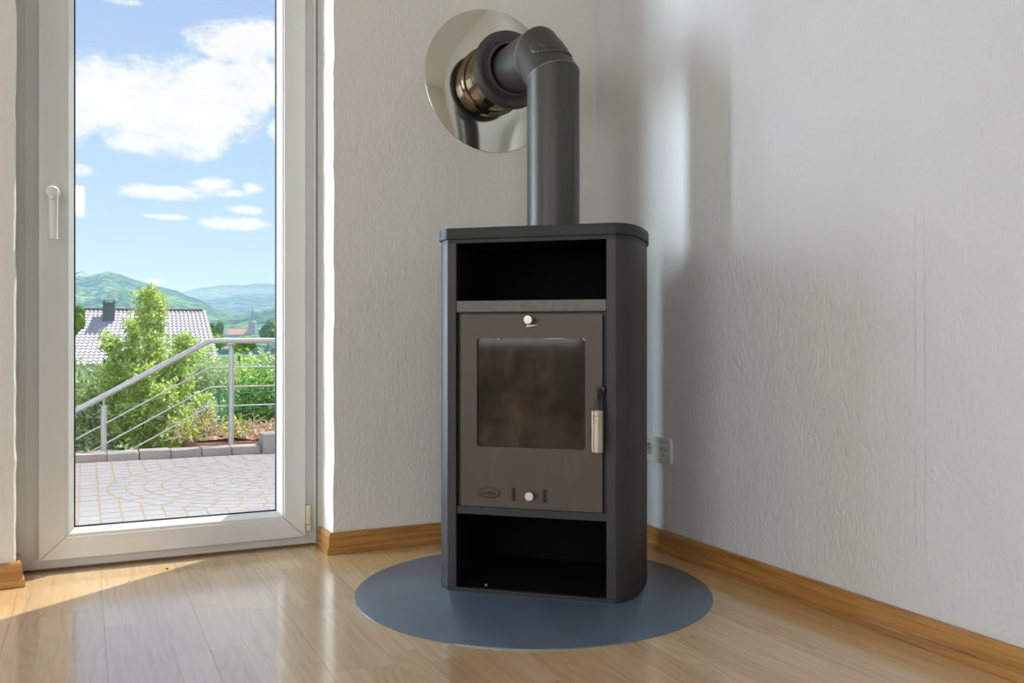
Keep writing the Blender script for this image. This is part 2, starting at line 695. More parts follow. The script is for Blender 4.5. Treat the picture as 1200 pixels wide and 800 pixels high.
ash_m = simple('pale_ash', (.5, .42, .3), .9)
socket_m = simple('socket_white', (.74, .73, .69), .3, var=.02)
socket_hole = simple('socket_hole', (.05, .045, .04), .6)
socket_grey = simple('socket_inner', (.56, .56, .50), .4)
pull_m = mat_leaf('white_plastic', (.86, .86, .85), (.87, .87, .86), (.88, .88, .87), .6)
weld_m = simple('weld_bright', (.34, .31, .27), .4, .6)
cover_m = mat_steel('cover_brown_grey', (.080, .068, .058), .42, .5, var=.1)
steel_rail = simple('stainless_rail', (.50, .48, .47), .42, .4, var=.05, scale=20)
paver_m = mat_stone('paver_stone', (.18, .174, .177), (.29, .28, .285))
joint_m = mat_stone('sand_joint', (.19, .135, .085), (.29, .215, .14), 60)
kerb_m = mat_stone('kerb_stone', (.25, .205, .175), (.45, .40, .37), 160)
facade_m = simple('outside_render', (.75, .73, .68), .9)
soil_m = mat_stone('garden_soil', (.20, .115, .07), (.40, .25, .17), 30, .95)
bed_m = mat_stone('red_bed_stone', (.30, .15, .09), (.45, .25, .17), 40)
bark = simple('bark', (.22, .15, .09), .9, var=.3, scale=20)
twig_m = simple('dry_twig', (.48, .36, .24), .9, var=.3, scale=12)
drystalk_m = simple('dry_leaf', (.52, .40, .27), .9, var=.3, scale=12)
leaf_bright = mat_leaf('leaf_yellow_green', (.24, .38, .08), (.47, .62, .14), (.74, .82, .30), .5)
leaf_olive = mat_leaf('leaf_grey_green', (.13, .26, .09), (.32, .47, .19), (.64, .68, .42), .45)
leaf_hedge = mat_leaf('leaf_hedge_green', (.08, .26, .09), (.25, .50, .11), (.52, .70, .18), .4)
leaf_pale = mat_leaf('leaf_pale_green', (.25, .38, .16), (.42, .55, .27), (.60, .68, .40), .4)
leaf_weed = mat_leaf('leaf_weed', (.25, .38, .05), (.42, .52, .06), (.70, .66, .10), .4)
teal_m = simple('teal_coated_metal', (.04, .27, .30), .5)
tile_m = mat_stone('roof_tile', (.50, .45, .48), (.70, .66, .69), 8, .7)
ridge_m = simple('ridge_tile', (.22, .17, .18), .8, var=.3)
slate_m = simple('chimney_slate', (.16, .18, .23), .7, var=.2, scale=3)
cap_m = simple('chimney_cap', (.85, .83, .80), .5)
house_m = simple('house_wall', (.7, .68, .63), .9)
church_m = simple('church_sandstone', (.40, .33, .30), .9, scale=.2)
spire_m = simple('church_slate', (.20, .22, .26), .8, scale=.2)
redroof_m = simple('church_red_tile', (.55, .26, .16), .9, scale=.2)
land_near = mat_land('valley_meadow', (.07, .17, .035), (.16, .28, .06), (.30, .40, .12), .03)
land_wood = mat_land('hill_forest', (.008, .035, .016), (.06, .15, .04), (.26, .38, .12), .03)
land_far = mat_land('far_forest', (.008, .026, .018), (.04, .09, .04), (.20, .24, .12), .010)
tree_m = mat_land('tree_crown', (.05, .14, .04), (.13, .26, .07), (.27, .38, .12), .25)
tree_light = mat_land('tree_crown_light', (.12, .26, .05), (.25, .40, .08), (.42, .52, .14), .25)

# ------------------------------------------------------------------ the room
RX, RY, RZ = -5.0, -5.6, 2.55          # far sides of the room and ceiling height
OL, OR, OT = -1.745, -0.915, 2.13      # door opening in the left wall
WT = .36                               # outside wall thickness


def build_wall_left():
    rnd = random.Random(4)
    bm = bmesh.new()

    def jamb(x, wob):
        return [(x + rnd.uniform(-wob, wob), OT * k / 46) for k in range(47)]
    right = jamb(OR + .0022, .0022)
    left = jamb(OL - .0042, .0016)
    right[-1] = (OR + .0022, OT); left[-1] = (OL - .0042, OT)
    # inner face around the opening
    outer = [(RX - .3, -.2), (left[0][0], -.2)] + left + right[::-1] + [(right[0][0], -.2), (.3, -.2), (.3, RZ + .2), (RX - .3, RZ + .2)]
    vs = [bm.verts.new((p[0], 0, p[1])) for p in outer]
    es = [bm.edges.new((vs[i], vs[(i + 1) % len(vs)])) for i in range(len(vs))]
    bmesh.ops.triangle_fill(bm, use_beauty=True, edges=es, normal=(0, -1, 0))
    # reveals: rounded plaster edge, then flat towards the door frame, then the outside reveal
    for pts, sgn, xf, xo, xe in ((right, 1, -.930, -.905, -.905), (left, -1, -1.762, -1.80, -2.20)):  # left outside reveal splayed wide, out of view, to pass the fill light
        rows = []
        cut = .0048 if sgn < 0 else .0025
        rows.append([bm.verts.new((p[0], 0, p[1])) for p in pts])
        rows.append([bm.verts.new((p[0] - sgn * cut * rnd.uniform(.8, 1.1), cut * rnd.uniform(2.2, 2.8), p[1])) for p in pts])
        rows.append([bm.verts.new((xf, .14, p[1])) for p in pts])
        rows.append([bm.verts.new((xf, .20, p[1])) for p in pts])
        rows.append([bm.verts.new((xo, .205, p[1])) for p in pts])
        rows.append([bm.verts.new((xe, WT, p[1])) for p in pts])
        for a, b in zip(rows, rows[1:]):
            for i in range(len(pts) - 1):
                bm.faces.new((a[i], a[i + 1], b[i + 1], b[i]))
    # lintel underside
    q = [bm.verts.new(p) for p in ((OL - .5, 0, OT), (OR + .04, 0, OT), (OR + .04, WT, OT), (OL - .5, WT, OT))]
    bm.faces.new(q)
    # outside face
    for x0, x1, z0, z1 in ((RX - .3, -2.20, -.6, RZ + .5), (-.905, .3, -.6, RZ + .5), (-2.20, -.905, OT, RZ + .5), (-2.20, -.905, -.6, -.02)):
        q = [bm.verts.new(p) for p in ((x0, WT, z0), (x1, WT, z0), (x1, WT, z1), (x0, WT, z1))]
        bm.faces.new(q)
    o = obj('wall_left', bm, plaster)
    for p in o.data.polygons:
        p.use_smooth = False
    tag(o, kind='structure')


def build_shell():
    build_wall_left()
    tag(box('wall_right', (0, RY - .3, -.2), (.3, -.0005, RZ + .2), plaster_r), kind='structure')
    bm = bmesh.new()
    add_plate(bm, [(RX - .3, -.2), (.3, -.2), (.3, RZ + .2), (RX - .3, RZ + .2)],
              [[(-4.5, .6), (-2.1, .6), (-2.1, 2.3), (-4.5, 2.3)]], 'y', RY, RY - .001)
    for (x0, z0, x1, z1) in ((-4.5, .6, -2.1, .6), (-4.5, 2.3, -2.1, 2.3), (-4.5, .6, -4.5, 2.3), (-2.1, .6, -2.1, 2.3)):
        q = [bm.verts.new(p) for p in ((x0, RY, z0), (x1, RY, z1), (x1, RY - .3, z1), (x0, RY - .3, z0))]
        bm.faces.new(q)
    tag(obj('wall_rear', bm, plaster), kind='structure')
    bm = bmesh.new()
    add_plate(bm, [(RY - .3, -.2), (.0, -.2), (.0, RZ + .2), (RY - .3, RZ + .2)],
              [[(-4.2, .6), (-2.2, .6), (-2.2, 2.3), (-4.2, 2.3)]], 'x', RX, RX - .001)
    tag(obj('wall_side', bm, plaster), kind='structure')
    tag(box('ceiling', (RX - .3, RY - .3, RZ), (.3, WT, RZ + .15), ceil_m), kind='structure')


def build_floor():
    base = tag(box('floor', (RX, RY, -.2), (0, .2, -.0125), simple('underlay', (.30, .19, .10), .9)), kind='structure')
    rnd = random.Random(11)
    W, L, g = .193, 1.285, .00022
    i = 0
    x1 = 0.0
    while x1 > RX:
        x0 = max(x1 - W, RX)
        y1 = .132
        first = .35 + .9 * rnd.random()
        n = 0
        while y1 > RY:
            y0 = max(y1 - (first if n == 0 else L), RY)
            a, b, c, d = x0 + g, x1 - g, y0 + g, y1 - g
            if n == 0:
                # against the wall with the door: boards run on into the door niche
                if b <= OL + .002 or a >= OR - .002:
                    pts = [(a, c), (b, c), (b, -.002), (a, -.002)]
                else:
                    la, lb = max(a, OL + .003), min(b, OR - .003)
                    pts = [(a, c), (b, c)]
                    pts += [(b, d)] if lb == b else [(b, -.002), (lb, -.002), (lb, d)]
                    pts += [(a, d)] if la == a else [(la, d), (la, -.002), (a, -.002)]
            else:
                pts = [(a, c), (b, c), (b, d), (a, d)]
            bm = bmesh.new()
            add_prism(bm, pts, 'z', -.012, 0)
            obj('plank', bm, laminate, base)
            y1 = y0
            n += 1
        x1 = x0
        i += 1


BB = [(0, 0), (.0180, 0), (.0190, .003), (.0190, .013), (.0175, .018), (.0140, .0205), (.0132, .024), (.0128, .050), (.0115, .056), (.0085, .0605), (.004, .062), (0, .062)]


def baseboard(name, path):
    """profile swept along a path, standing out to the right of the direction of travel"""
    pts = [Vector((p[0], p[1], 0)) for p in path]
    bm = bmesh.new()
    rings = []
    for i, p in enumerate(pts):
        ns = []
        if i > 0:
            d = (p - pts[i - 1]).normalized(); ns.append(Vector((d.y, -d.x, 0)))
        if i < len(pts) - 1:
            d = (pts[i + 1] - p).normalized(); ns.append(Vector((d.y, -d.x, 0)))
        if len(ns) == 2:
            m = ns[0] + ns[1]
            off = m / (1 + ns[0].dot(ns[1]))
        else:
            off = ns[0]
        rings.append([bm.verts.new(p + off * (t + .0004) + Vector((0, 0, z + .0003))) for t, z in BB])
    k = len(BB)
    for a, b in zip(rings, rings[1:]):
        for j in range(k):
            bm.faces.new((a[j], a[(j + 1) % k], b[(j + 1) % k], b[j]))
    bm.faces.new(rings[0][::-1]); bm.faces.new(rings[-1])
    tag(obj(name, bm, oak), kind='structure')


def build_baseboards():
    baseboard('baseboard_left', [(OR - .0065, .112), (OR - .0022, 0), (-.0005, 0)])
    baseboard('baseboard_right', [(0, -.0205), (0, RY + .01)])
    baseboard('baseboard_far_left', [(RX + .01, 0), (OL + .0016, 0), (OL - .009, .112)])


# ------------------------------------------------------------------ glazed door
def mitred_frame(bm, xo0, xo1, zo0, zo1, xi0, xi1, zi0, zi1, yo, yi, yb, gap=.0004):
    """four mitred bars: outer edge at depth yo, inner edge at depth yi, back at yb"""
    O = [(xo0, zo0), (xo1, zo0), (xo1, zo1), (xo0, zo1)]
    I = [(xi0, zi0), (xi1, zi0), (xi1, zi1), (xi0, zi1)]
    for k in range(4):
        j = (k + 1) % 4
        o0, o1, i0, i1 = (Vector(p) for p in (O[k], O[j], I[k], I[j]))
        e = (o1 - o0).normalized() * gap
        o0, o1, i0, i1 = o0 + e, o1 - e, i0 + e, i1 - e
        A = [bm.verts.new((p.x, y, p.y)) for p, y in ((o0, yo), (o1, yo), (i1, yi), (i0, yi))]
        B = [bm.verts.new((p.x, yb, p.y)) for p in (o0, o1, i1, i0)]
        bm.faces.new(A); bm.faces.new(B[::-1])
        for a in range(4):
            b = (a + 1) % 4
            bm.faces.new((A[a], B[a], B[b], A[b]))


def build_door():
    d = thing('door_1', None, None, (-1.33, .15, 0), kind='structure')
    off = Vector((-d.location.x, -d.location.y, 0))

    def P(name, bm, m, parent=d, **kw):
        o = obj(name, bm, m, parent, **kw)
        if parent is d:
            o.location = off
        return o
    top = 2.115
    bm = bmesh.new()      # fixed frame with a stepped profile
    mitred_frame(bm, -1.760, -.934, .001, top, -1.690, -.984, .045, top - .06, .136, .136, .197)
    mitred_frame(bm, -1.760, -.934, .001, top, -1.733, -.945, .0012, top - .02, .1315, .1315, .1365)
    P('frame', bm, upvc, bevel=.0012)
    sx0, sx1, sz0, sz1 = -1.697, -.972, .034, 2.07
    bx0, bx1, bz0, bz1 = -1.632, -1.036, .093, 2.005
    gx0, gx1, gz0, gz1 = -1.611, -1.054, .114, 1.984
    bm = bmesh.new()
    mitred_frame(bm, sx0, sx1, sz0, sz1, bx0, bx1, bz0, bz1, .110, .110, .1345)
    P('sash', bm, upvc, bevel=.0022)
    bm = bmesh.new()
    mitred_frame(bm, sx0 + .01, sx1 - .01, sz0 + .01, sz1 - .01, gx0 - .006, gx1 + .006, gz0 - .006, gz1 + .006, .149, .149, .185)
    P('sash_outer', bm, upvc)
    bm = bmesh.new()
    mitred_frame(bm, bx0, bx1, bz0, bz1, gx0 - .013, gx1 + .013, gz0 - .013, gz1 + .013, .1125, .1145, .147)
    mitred_frame(bm, gx0 - .013, gx1 + .013, gz0 - .013, gz1 + .013, gx0, gx1, gz0, gz1, .1150, .131, .147)
    P('glazing_bead', bm, upvc)
    bm = bmesh.new()
    mitred_frame(bm, gx0 - .002, gx1 + .002, gz0 - .002, gz1 + .002, gx0 + .004, gx1 - .004, gz0 + .004, gz1 - .004, .1395, .1395, .1452, 0)
    P('gasket', bm, gasket)
    bm = bmesh.new()
    add_box(bm, (gx0 - .004, .1455, gz0 - .004), (gx1 + .004, .1485, gz1 + .004))
    P('pane', bm, glass_m)
    # handle
    bm = bmesh.new()
    add_prism(bm, rrect(-1.6785, .995, -1.6445, 1.064, .0165, 6), 'y', .0985, .1095)
    h = P('handle', bm, upvc, bevel=.002)
    bm = bmesh.new()
    add_lathe(bm, [(0, .052), (.0125, .052), (.0165, .048), (.017, .03), (.014, .012), (.0125, 0)], 24, at(-1.6615, .0985, 1.034))
    obj('neck', bm, upvc, h, smooth=50)
    bm = bmesh.new()
    rows = []
    for k in range(11):
        u = k / 10
        z = 1.036 - u * .128
        w = .0125 - .002 * u
        y = .0475 + .006 * math.sin(u * PI * .9)
        th = .0075
        rows.append([bm.verts.new((-1.6605 + .0015 * u + w * math.cos(a) , y + th * math.sin(a), z)) for a in [2 * PI * j / 12 for j in range(12)]])
    for a, b in zip(rows, rows[1:]):
        for j in range(12):
            bm.faces.new((a[j], a[(j + 1) % 12], b[(j + 1) % 12], b[j]))
    bm.faces.new(rows[0][::-1]); bm.faces.new(rows[-1])
    obj('lever', bm, upvc, h, smooth=60)
    bm = bmesh.new()
    add_lathe(bm, [(0, .0025), (.0075, .002), (.0085, 0)], 18, at(-1.6625, .0405, 1.0195))
    tag(obj('key_button', bm, chrome, h, smooth=40), 'small metal button on the handle neck')
    # outside pull shell
    bm = bmesh.new()
    add_plate(bm, rrect(-1.634, .985, -1.583, 1.076, .008), [rrect(-1.628, .991, -1.589, 1.070, .005)], 'y', .186, .206)
    add_prism(bm, rrect(-1.6285, .9905, -1.5885, 1.0705, .005), 'y', .198, .206)
    tag(P('outside_pull', bm, pull_m), 'white plastic pull shell on the outside')
    # hinge
    bm = bmesh.new()
    add_box(bm, (-.9705, .113, .070), (-.9570, .136, .128))
    hg = P('hinge', bm, upvc_warm, bevel=.0015)
    bm = bmesh.new()
    add_box(bm, (-.9690, .1135, .048), (-.9550, .136, .0675))
    obj('hinge_foot', bm, upvc_warm, hg, bevel=.0015)
    # seal along the floor
    bm = bmesh.new()
    add_box(bm, (-1.757, .1305, .0003), (-.936, .1355, .0065))
    tag(P('floor_seal', bm, seal_m), 'brown sealant line along the floor')
    # sill outside
    tag(box('trim_1', (-1.79, .2, -.05), (-.906, .42, -.022), kerb_m), kind='structure')


# ------------------------------------------------------------------ stove
def side_curve():
    pts = [(.2150, 0.0), (.2275, .010), (.2400, .026), (.2500, .047), (.2560, .075), (.2595, .110), (.2615, .150), (.2620, .195),
           (.2590, .245), (.2520, .300), (.2400, .350), (.2220, .395), (.1930, .430), (.1500, .455)]
    return pts


def footprint(grow=0.0, x_in=None):
    s = side_curve()
    c = Vector((0, .2))
    pts = []
    full = s + [(-x, y) for x, y in s[::-1]]
    for i, p in enumerate(full):
        a, b = Vector(full[i - 1]), Vector(full[(i + 1) % len(full)])
        d = (b - a).normalized()
        n = Vector((d.y, -d.x))
        pts.append(tuple(Vector(p) + n * grow))
    return pts


def build_stove():
    t = thing('wood_stove', 'dark grey steel wood-burning stove with glass door standing in the room corner', 'stove', (-.590, -.6625, .0032), math.radians(-41.3))
    # base
    bm = bmesh.new(); add_prism(bm, footprint(.001), 'z', 0, .009)
    obj('base_plate', bm, steel_inner_edge, t)
    # side panels: bent sheet, front strip then curved flank
    for sgn in (1, -1):
        path = [(.1925, .022), (.1925, .0)] + side_curve()
        inner = []
        for i, p in enumerate(path):
            a = Vector(path[max(i - 1, 0)]); b = Vector(path[min(i + 1, len(path) - 1)])
            d = (b - a).normalized(); n = Vector((-d.y, d.x))
            inner.append(tuple(Vector(p) + n * .003))
        inner[0] = (.1955, .022); inner[1] = (.1955, .003); inner[2] = (.2138, .003)
        poly = path + inner[::-1]
        if sgn < 0: poly = [(-x, y) for x, y in poly]
        bm = bmesh.new(); add_prism(bm, poly, 'z', .0095, .8785)
        obj('side_panel', bm, steel, t, smooth=30)
    box('back_panel', (-.149, .4505, .0095), (.149, .4545, .8785), steel, t)
    # top
    bm = bmesh.new(); add_prism(bm, footprint(-.0015), 'z', .879, .8885)
    obj('top_rim', bm, steel_top, t, smooth=30)
    bm = bmesh.new(); add_prism(bm, footprint(.0045), 'z', .889, .917)
    obj('top_plate', bm, steel_top, t, bevel=.0018)
    # open compartments: five-sided liners
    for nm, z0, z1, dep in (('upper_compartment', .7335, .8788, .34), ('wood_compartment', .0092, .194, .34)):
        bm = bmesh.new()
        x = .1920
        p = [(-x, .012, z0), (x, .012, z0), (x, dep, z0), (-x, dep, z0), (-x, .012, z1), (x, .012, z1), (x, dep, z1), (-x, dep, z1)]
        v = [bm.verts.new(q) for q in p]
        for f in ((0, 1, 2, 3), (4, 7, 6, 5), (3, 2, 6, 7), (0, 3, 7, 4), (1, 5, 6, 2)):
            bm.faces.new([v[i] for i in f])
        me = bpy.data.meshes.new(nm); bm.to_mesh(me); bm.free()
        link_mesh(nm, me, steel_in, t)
    box('stone_shelf', (-.1915, .001, .7045), (.1915, .30, .733), soapstone, t, bevel=.002)['label'] = 'grey-green soapstone warming shelf'
    # firebox front frame behind the door
    bm = bmesh.new()
    add_plate(bm, [(-.192, .194), (.192, .194), (.192, .7042), (-.192, .7042)], [rrect(-.150, .350, .150, .655, .01)], 'y', .016, .024)
    obj('firebox_frame', bm, steel_inner_edge, t)
    box('lower_rail', (-.192, .006, .1945), (.192, .0155, .2135), steel_inner_edge, t)
    # firebox interior of separate boards
    box('fire_back', (-.165, .27, .34), (.165, .29, .665), firebrick, t)
    for sgn in (-1, 1):
        box('fire_side', (sgn * .150, .026, .34), (sgn * .168, .27, .665), firebrick, t)
    box('fire_floor', (-.150, .026, .325), (.150, .27, .345), iron, t)
    box('baffle', (-.150, .06, .625), (.150, .27, .640), firebrick, t)
    box('log_guard', (-.150, .028, .345), (.150, .034, .380), iron, t)
    # door
    x0, x1, z0, z1 = -.1800, .1820, .2160, .6975
    wx0, wx1, wz0, wz1 = -.1370, .1400, .3665, .6385
    hole = rrect(wx0, wz0, wx1, wz1, .008)
    slots = [[(c - .0055, .2345), (c + .0055, .2345), (c + .0055, .2665), (c - .0055, .2665)] for c in (-.040, .040)]
    bm = bmesh.new()
    add_plate(bm, [(x0, z0), (x1, z0), (x1, z1), (x0, z1)], [hole] + slots, 'y', .0005, .0065)
    dr = obj('firebox_door', bm, door_steel, t)
    bm = bmesh.new()
    add_prism(bm, rrect(wx0 - .006, wz0 - .006, wx1 + .006, wz1 + .006, .008), 'y', .0075, .0115)
    tag(obj('door_glass', bm, soot_glass, dr), 'smoke-stained ceramic glass')
    # worn bright edge chips at the glass opening
    for (a, b, c, dd) in ((.030, .095, .6373, .0012), (-.083, -.076, .6355, .003)):
        bm = bmesh.new()
        pts = [(a, .6386), (b, .6386), ((a + b) / 2 + (b - a) * .2, .6386 - dd), ((a + b) / 2 - (b - a) * .2, .6386 - dd)]
        add_prism(bm, pts, 'y', .0008, .006)
        obj('bare_metal_chip', bm, white_mark if dd < .002 else drystalk_m, dr)
    bm = bmesh.new()
    add_prism(bm, [(.1325, .6387), (.1401, .6387), (.1401, .6315)], 'y', .0006, .006)
    obj('bare_metal_chip', bm, white_mark, dr)
    for c in (-.040, .040):
        bm = bmesh.new()
        add_box(bm, (c - .0065, .0068, .2335), (c + .0065, .012, .2675))
        add_box(bm, (c - .0052, .0025, .2345), (c - .0022, .0068, .2665))
        obj('air_slot', bm, black_paint, dr)
    # knobs
    for nm, cx, cz in (('air_knob', .001, .684), ('air_knob', .004, .2505)):
        bm = bmesh.new()
        add_lathe(bm, [(.006, 0), (.006, .006), (.0108, .0062), (.0112, .0075), (.0112, .0195), (.0102, .021), (0, .0212)], 28, at(cx, .0005, cz))
        obj(nm, bm, chrome, dr, smooth=35)
    bm = bmesh.new()
    add_box(bm, (.008, -.0008, .6800), (.026, .0004, .6860))
    obj('knob_slot', bm, black_paint, dr)
    bm = bmesh.new()
    add_prism(bm, [(-.0065, .6655), (-.0065, .6725), (.0235, .6712)], 'y', -.0045, .0004)
    tag(obj('draught_mark', bm, white_mark, dr), 'white wedge-shaped draught mark')
    # oval badge with raised lettering-like relief
    bm = bmesh.new()
    add_lathe(bm, [(1.0, 0), (1.0, .0020), (.965, .0029), (.90, .0030), (0, .0031)], 40, at(-.105, .0004, .2515) @ Matrix.Diagonal((.0300, .0136, 1, 1)))
    bd = obj('badge', bm, door_steel, dr, smooth=30)
    bm = bmesh.new()
    rim = [(-.105 + .0272 * math.cos(a), -.0031, .2515 + .0112 * math.sin(a)) for a in [2 * PI * i / 40 for i in range(41)]]
    add_tube(bm, rim, .0007, 6)
    script = [(-.0185, .003), (-.0205, .0045), (-.0225, .002), (-.0215, -.003), (-.0185, -.0045), (-.0150, -.001), (-.0125, .0015), (-.0135, -.003),
              (-.0105, -.002), (-.0085, .002), (-.0080, -.003), (-.0050, -.001), (-.0035, .002), (-.0035, -.003), (-.0010, -.001), (.0010, .005),
              (.0015, -.003), (.0035, -.001), (.0055, .0055), (.0050, -.003), (.0075, -.001), (.0095, .0015), (.0085, -.003), (.0115, -.002),
              (.0130, .002), (.0125, -.003), (.0155, -.001), (.0175, .0015), (.0165, -.003), (.0195, -.0015)]
    add_tube(bm, [(-.105 + a, -.0031, .2515 + b) for a, b in script], .00085, 6)
    obj('raised_script', bm, door_steel, bd, smooth=60)
    # handle
    bm = bmesh.new()
    add_box(bm, (.1690, -.012, .508), (.1900, .010, .522))
    hd = obj('door_handle', bm, black_paint, dr, bevel=.002)
    bm = bmesh.new()
    add_tube(bm, [(.1795, -.010, .516), (.1785, -.022, .500), (.1765, -.030, .480), (.1755, -.033, .464)], [.0045, .006, .007, .0085], 10)
    obj('shaft', bm, black_paint, hd, smooth=50)
    bm = bmesh.new()
    g = .0145
    prof = [(0, .4685), (.010, .4685), (.0115, .467), (g - .0008, .4665), (g, .4655), (g, .4555), (g - .0009, .4550), (g - .0009, .4542), (g, .4537), (g, .4440), (g - .0009, .4435),
            (g - .0009, .4427), (g, .4422), (g, .3675), (g - .001, .3665), (0, .3665)]
    add_lathe(bm, prof[::-1], 28, Matrix.Translation((.1755, -.033, 0)))
    tag(obj('grip', bm, chrome, hd, smooth=35), 'brushed metal cylindrical grip')
    return t


def build_pipe():
    px, py, pz, r = -.385, -.404, 1.470, .0745
    zt = .0032 + .917
    t = thing('stove_pipe', 'dark grey stove pipe with mitred elbow running from stove top into the wall', 'stove pipe', (px, py, zt))
    off = Vector((-px, -py, -zt))

    def P(name, bm, m, parent=t, **kw):
        o = obj(name, bm, m, parent, **kw)
        if parent is t: o.location = off
        return o
    L = .092
    seg = 48
    bm = bmesh.new()
    add_lathe(bm, [(r - .0005, zt + .0003), (r - .0005, zt + .0195), (r - .004, zt + .020), (r - .004, zt + .024)], seg, Matrix.Translation((px, py, 0)))
    P('flue_collar', bm, pipe_m, smooth=35)

    # upright pipe, cut at 22.5 degrees at the top
    def cut_ring(bm, centre, axis_n, d, rad):
        """ring of a cylinder along d cut by the plane through centre with normal axis_n"""
        s, u = frame_of(d)
        vs = []
        for j in range(seg):
            a = 2 * PI * j / seg
            q = (s * math.cos(a) + u * math.sin(a)) * rad
            k = -q.dot(axis_n) / d.dot(axis_n)
            vs.append(bm.verts.new(centre + q + d * k))
        return vs

    def bridge(bm, a, b):
        for j in range(seg):
            bm.faces.new((a[j], a[(j + 1) % seg], b[(j + 1) % seg], b[j]))
    zup, back = Vector((0, 0, 1)), Vector((0, 1, 0))
    diag = (zup + back).normalized()
    C1 = Vector((px, py, pz - L)); C2 = Vector((px, py + L, pz))
    n1 = (zup + diag).normalized(); n2 = (diag + back).normalized()
    bm = bmesh.new()
    a = cut_ring(bm, Vector((px, py, zt + .0212)), zup, zup, r); b = cut_ring(bm, C1 - zup * .0006, n1, zup, r)
    bridge(bm, a, b)
    P('upright_pipe', bm, pipe_m, smooth=35)
    bm = bmesh.new()
    c0 = cut_ring(bm, C1, n1, diag, r + .0004); c1 = cut_ring(bm, C2, n2, diag, r + .0004)
    bridge(bm, c0, c1)
    el = P('elbow', bm, pipe_m, smooth=35)
    # weld seams
    bm = bmesh.new()
    for C, n, d in ((C1, n1, zup), (C2, n2, back)):
        s, u = frame_of(d)
        pts = []
        for j in range(seg + 1):
            q = (s * math.cos(2 * PI * j / seg) + u * math.sin(2 * PI * j / seg)) * (r + .0002)
            pts.append(C + q - d * (q.dot(n) / d.dot(n)))
        add_tube(bm, pts, .0008, 6, False)
    obj('weld_seam', bm, weld_m, el, smooth=60)
    # clean-out cover on the outside of the elbow: rounded patch that follows the pipe
    Cm = (C1 + C2) / 2
    out = (zup - back).normalized()       # outward normal of the elbow
    side = Vector((1, 0, 0))
    for nm, ha, hl, lift in (('cleanout_cover', 1.0, .050, .0040), ('cleanout_lid', .62, .031, .0047)):
        bm = bmesh.new()
        N = 18
        ring = []
        grid = []
        for i in range(-N, N + 1):
            row = []
            for j in range(-N, N + 1):
                # disc to rounded shape
                x, y = i / N, j / N
                u_ = x * math.sqrt(max(0, 1 - y * y / 2)); v_ = y * math.sqrt(max(0, 1 - x * x / 2))
                ang = u_ * ha
                rad = r + lift * (1 if u_ * u_ + v_ * v_ < .93 else .35)
                p = Cm + out * (rad * math.cos(ang)) + side * (rad * math.sin(ang)) + diag * (v_ * hl)
                row.append(bm.verts.new(p))
            grid.append(row)
        for i in range(2 * N):
            for j in range(2 * N):
                bm.faces.new((grid[i][j], grid[i + 1][j], grid[i + 1][j + 1], grid[i][j + 1]))
        obj(nm, bm, cover_m, el, smooth=40)
    bm = bmesh.new()
    a = cut_ring(bm, C2 + back * .0006, n2, back, r); b = cut_ring(bm, Vector((px, -.100, pz)), back, back, r)
    bridge(bm, a, b)
    P('wall_pipe', bm, pipe_m, smooth=35)
    # collar: rolled black ring round the pipe
    M = Matrix.Translation((px - .010, 0, pz + .003)) @ TO_FRONT      # local z -> -y
    bm = bmesh.new()
    prof = [(r + .001, .160), (r + .010, .158), (r + .014, .150), (r + .019, .150), (r + .028, .154), (r + .038, .153), (r + .045, .146), (r + .047, .136), (r + .044, .127), (r + .036, .121), (.104, .1195), (.090, .117)]
    add_lathe(bm, prof, 64, M)
    P('pipe_collar', bm, ring_m, smooth=50)
    bm = bmesh.new()
    add_lathe(bm, [(.0905, .1185), (.1025, .1185), (.1025, .070), (.1040, .069), (.1040, .064), (.1025, .063), (.1025, .012), (.109, .008), (.113, .003)], 64, M)
    tag(P('flue_sleeve', bm, sleeve_m, smooth=40), 'shiny brownish metal flue sleeve')
    bm = bmesh.new()
    add_lathe(bm, [(.105, .0032), (.229, .0030), (.2305, .0022), (.2305, .0002)], 96, M)
    tag(P('wall_rosette', bm, zinc, smooth=30), 'round yellow-zinc wall rosette')


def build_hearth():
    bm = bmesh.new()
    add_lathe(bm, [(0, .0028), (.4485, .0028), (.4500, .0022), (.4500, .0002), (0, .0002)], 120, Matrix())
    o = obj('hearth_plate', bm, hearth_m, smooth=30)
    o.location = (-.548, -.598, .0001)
    tag(o, 'round dark blue-grey steel floor plate under the stove', 'hearth plate')


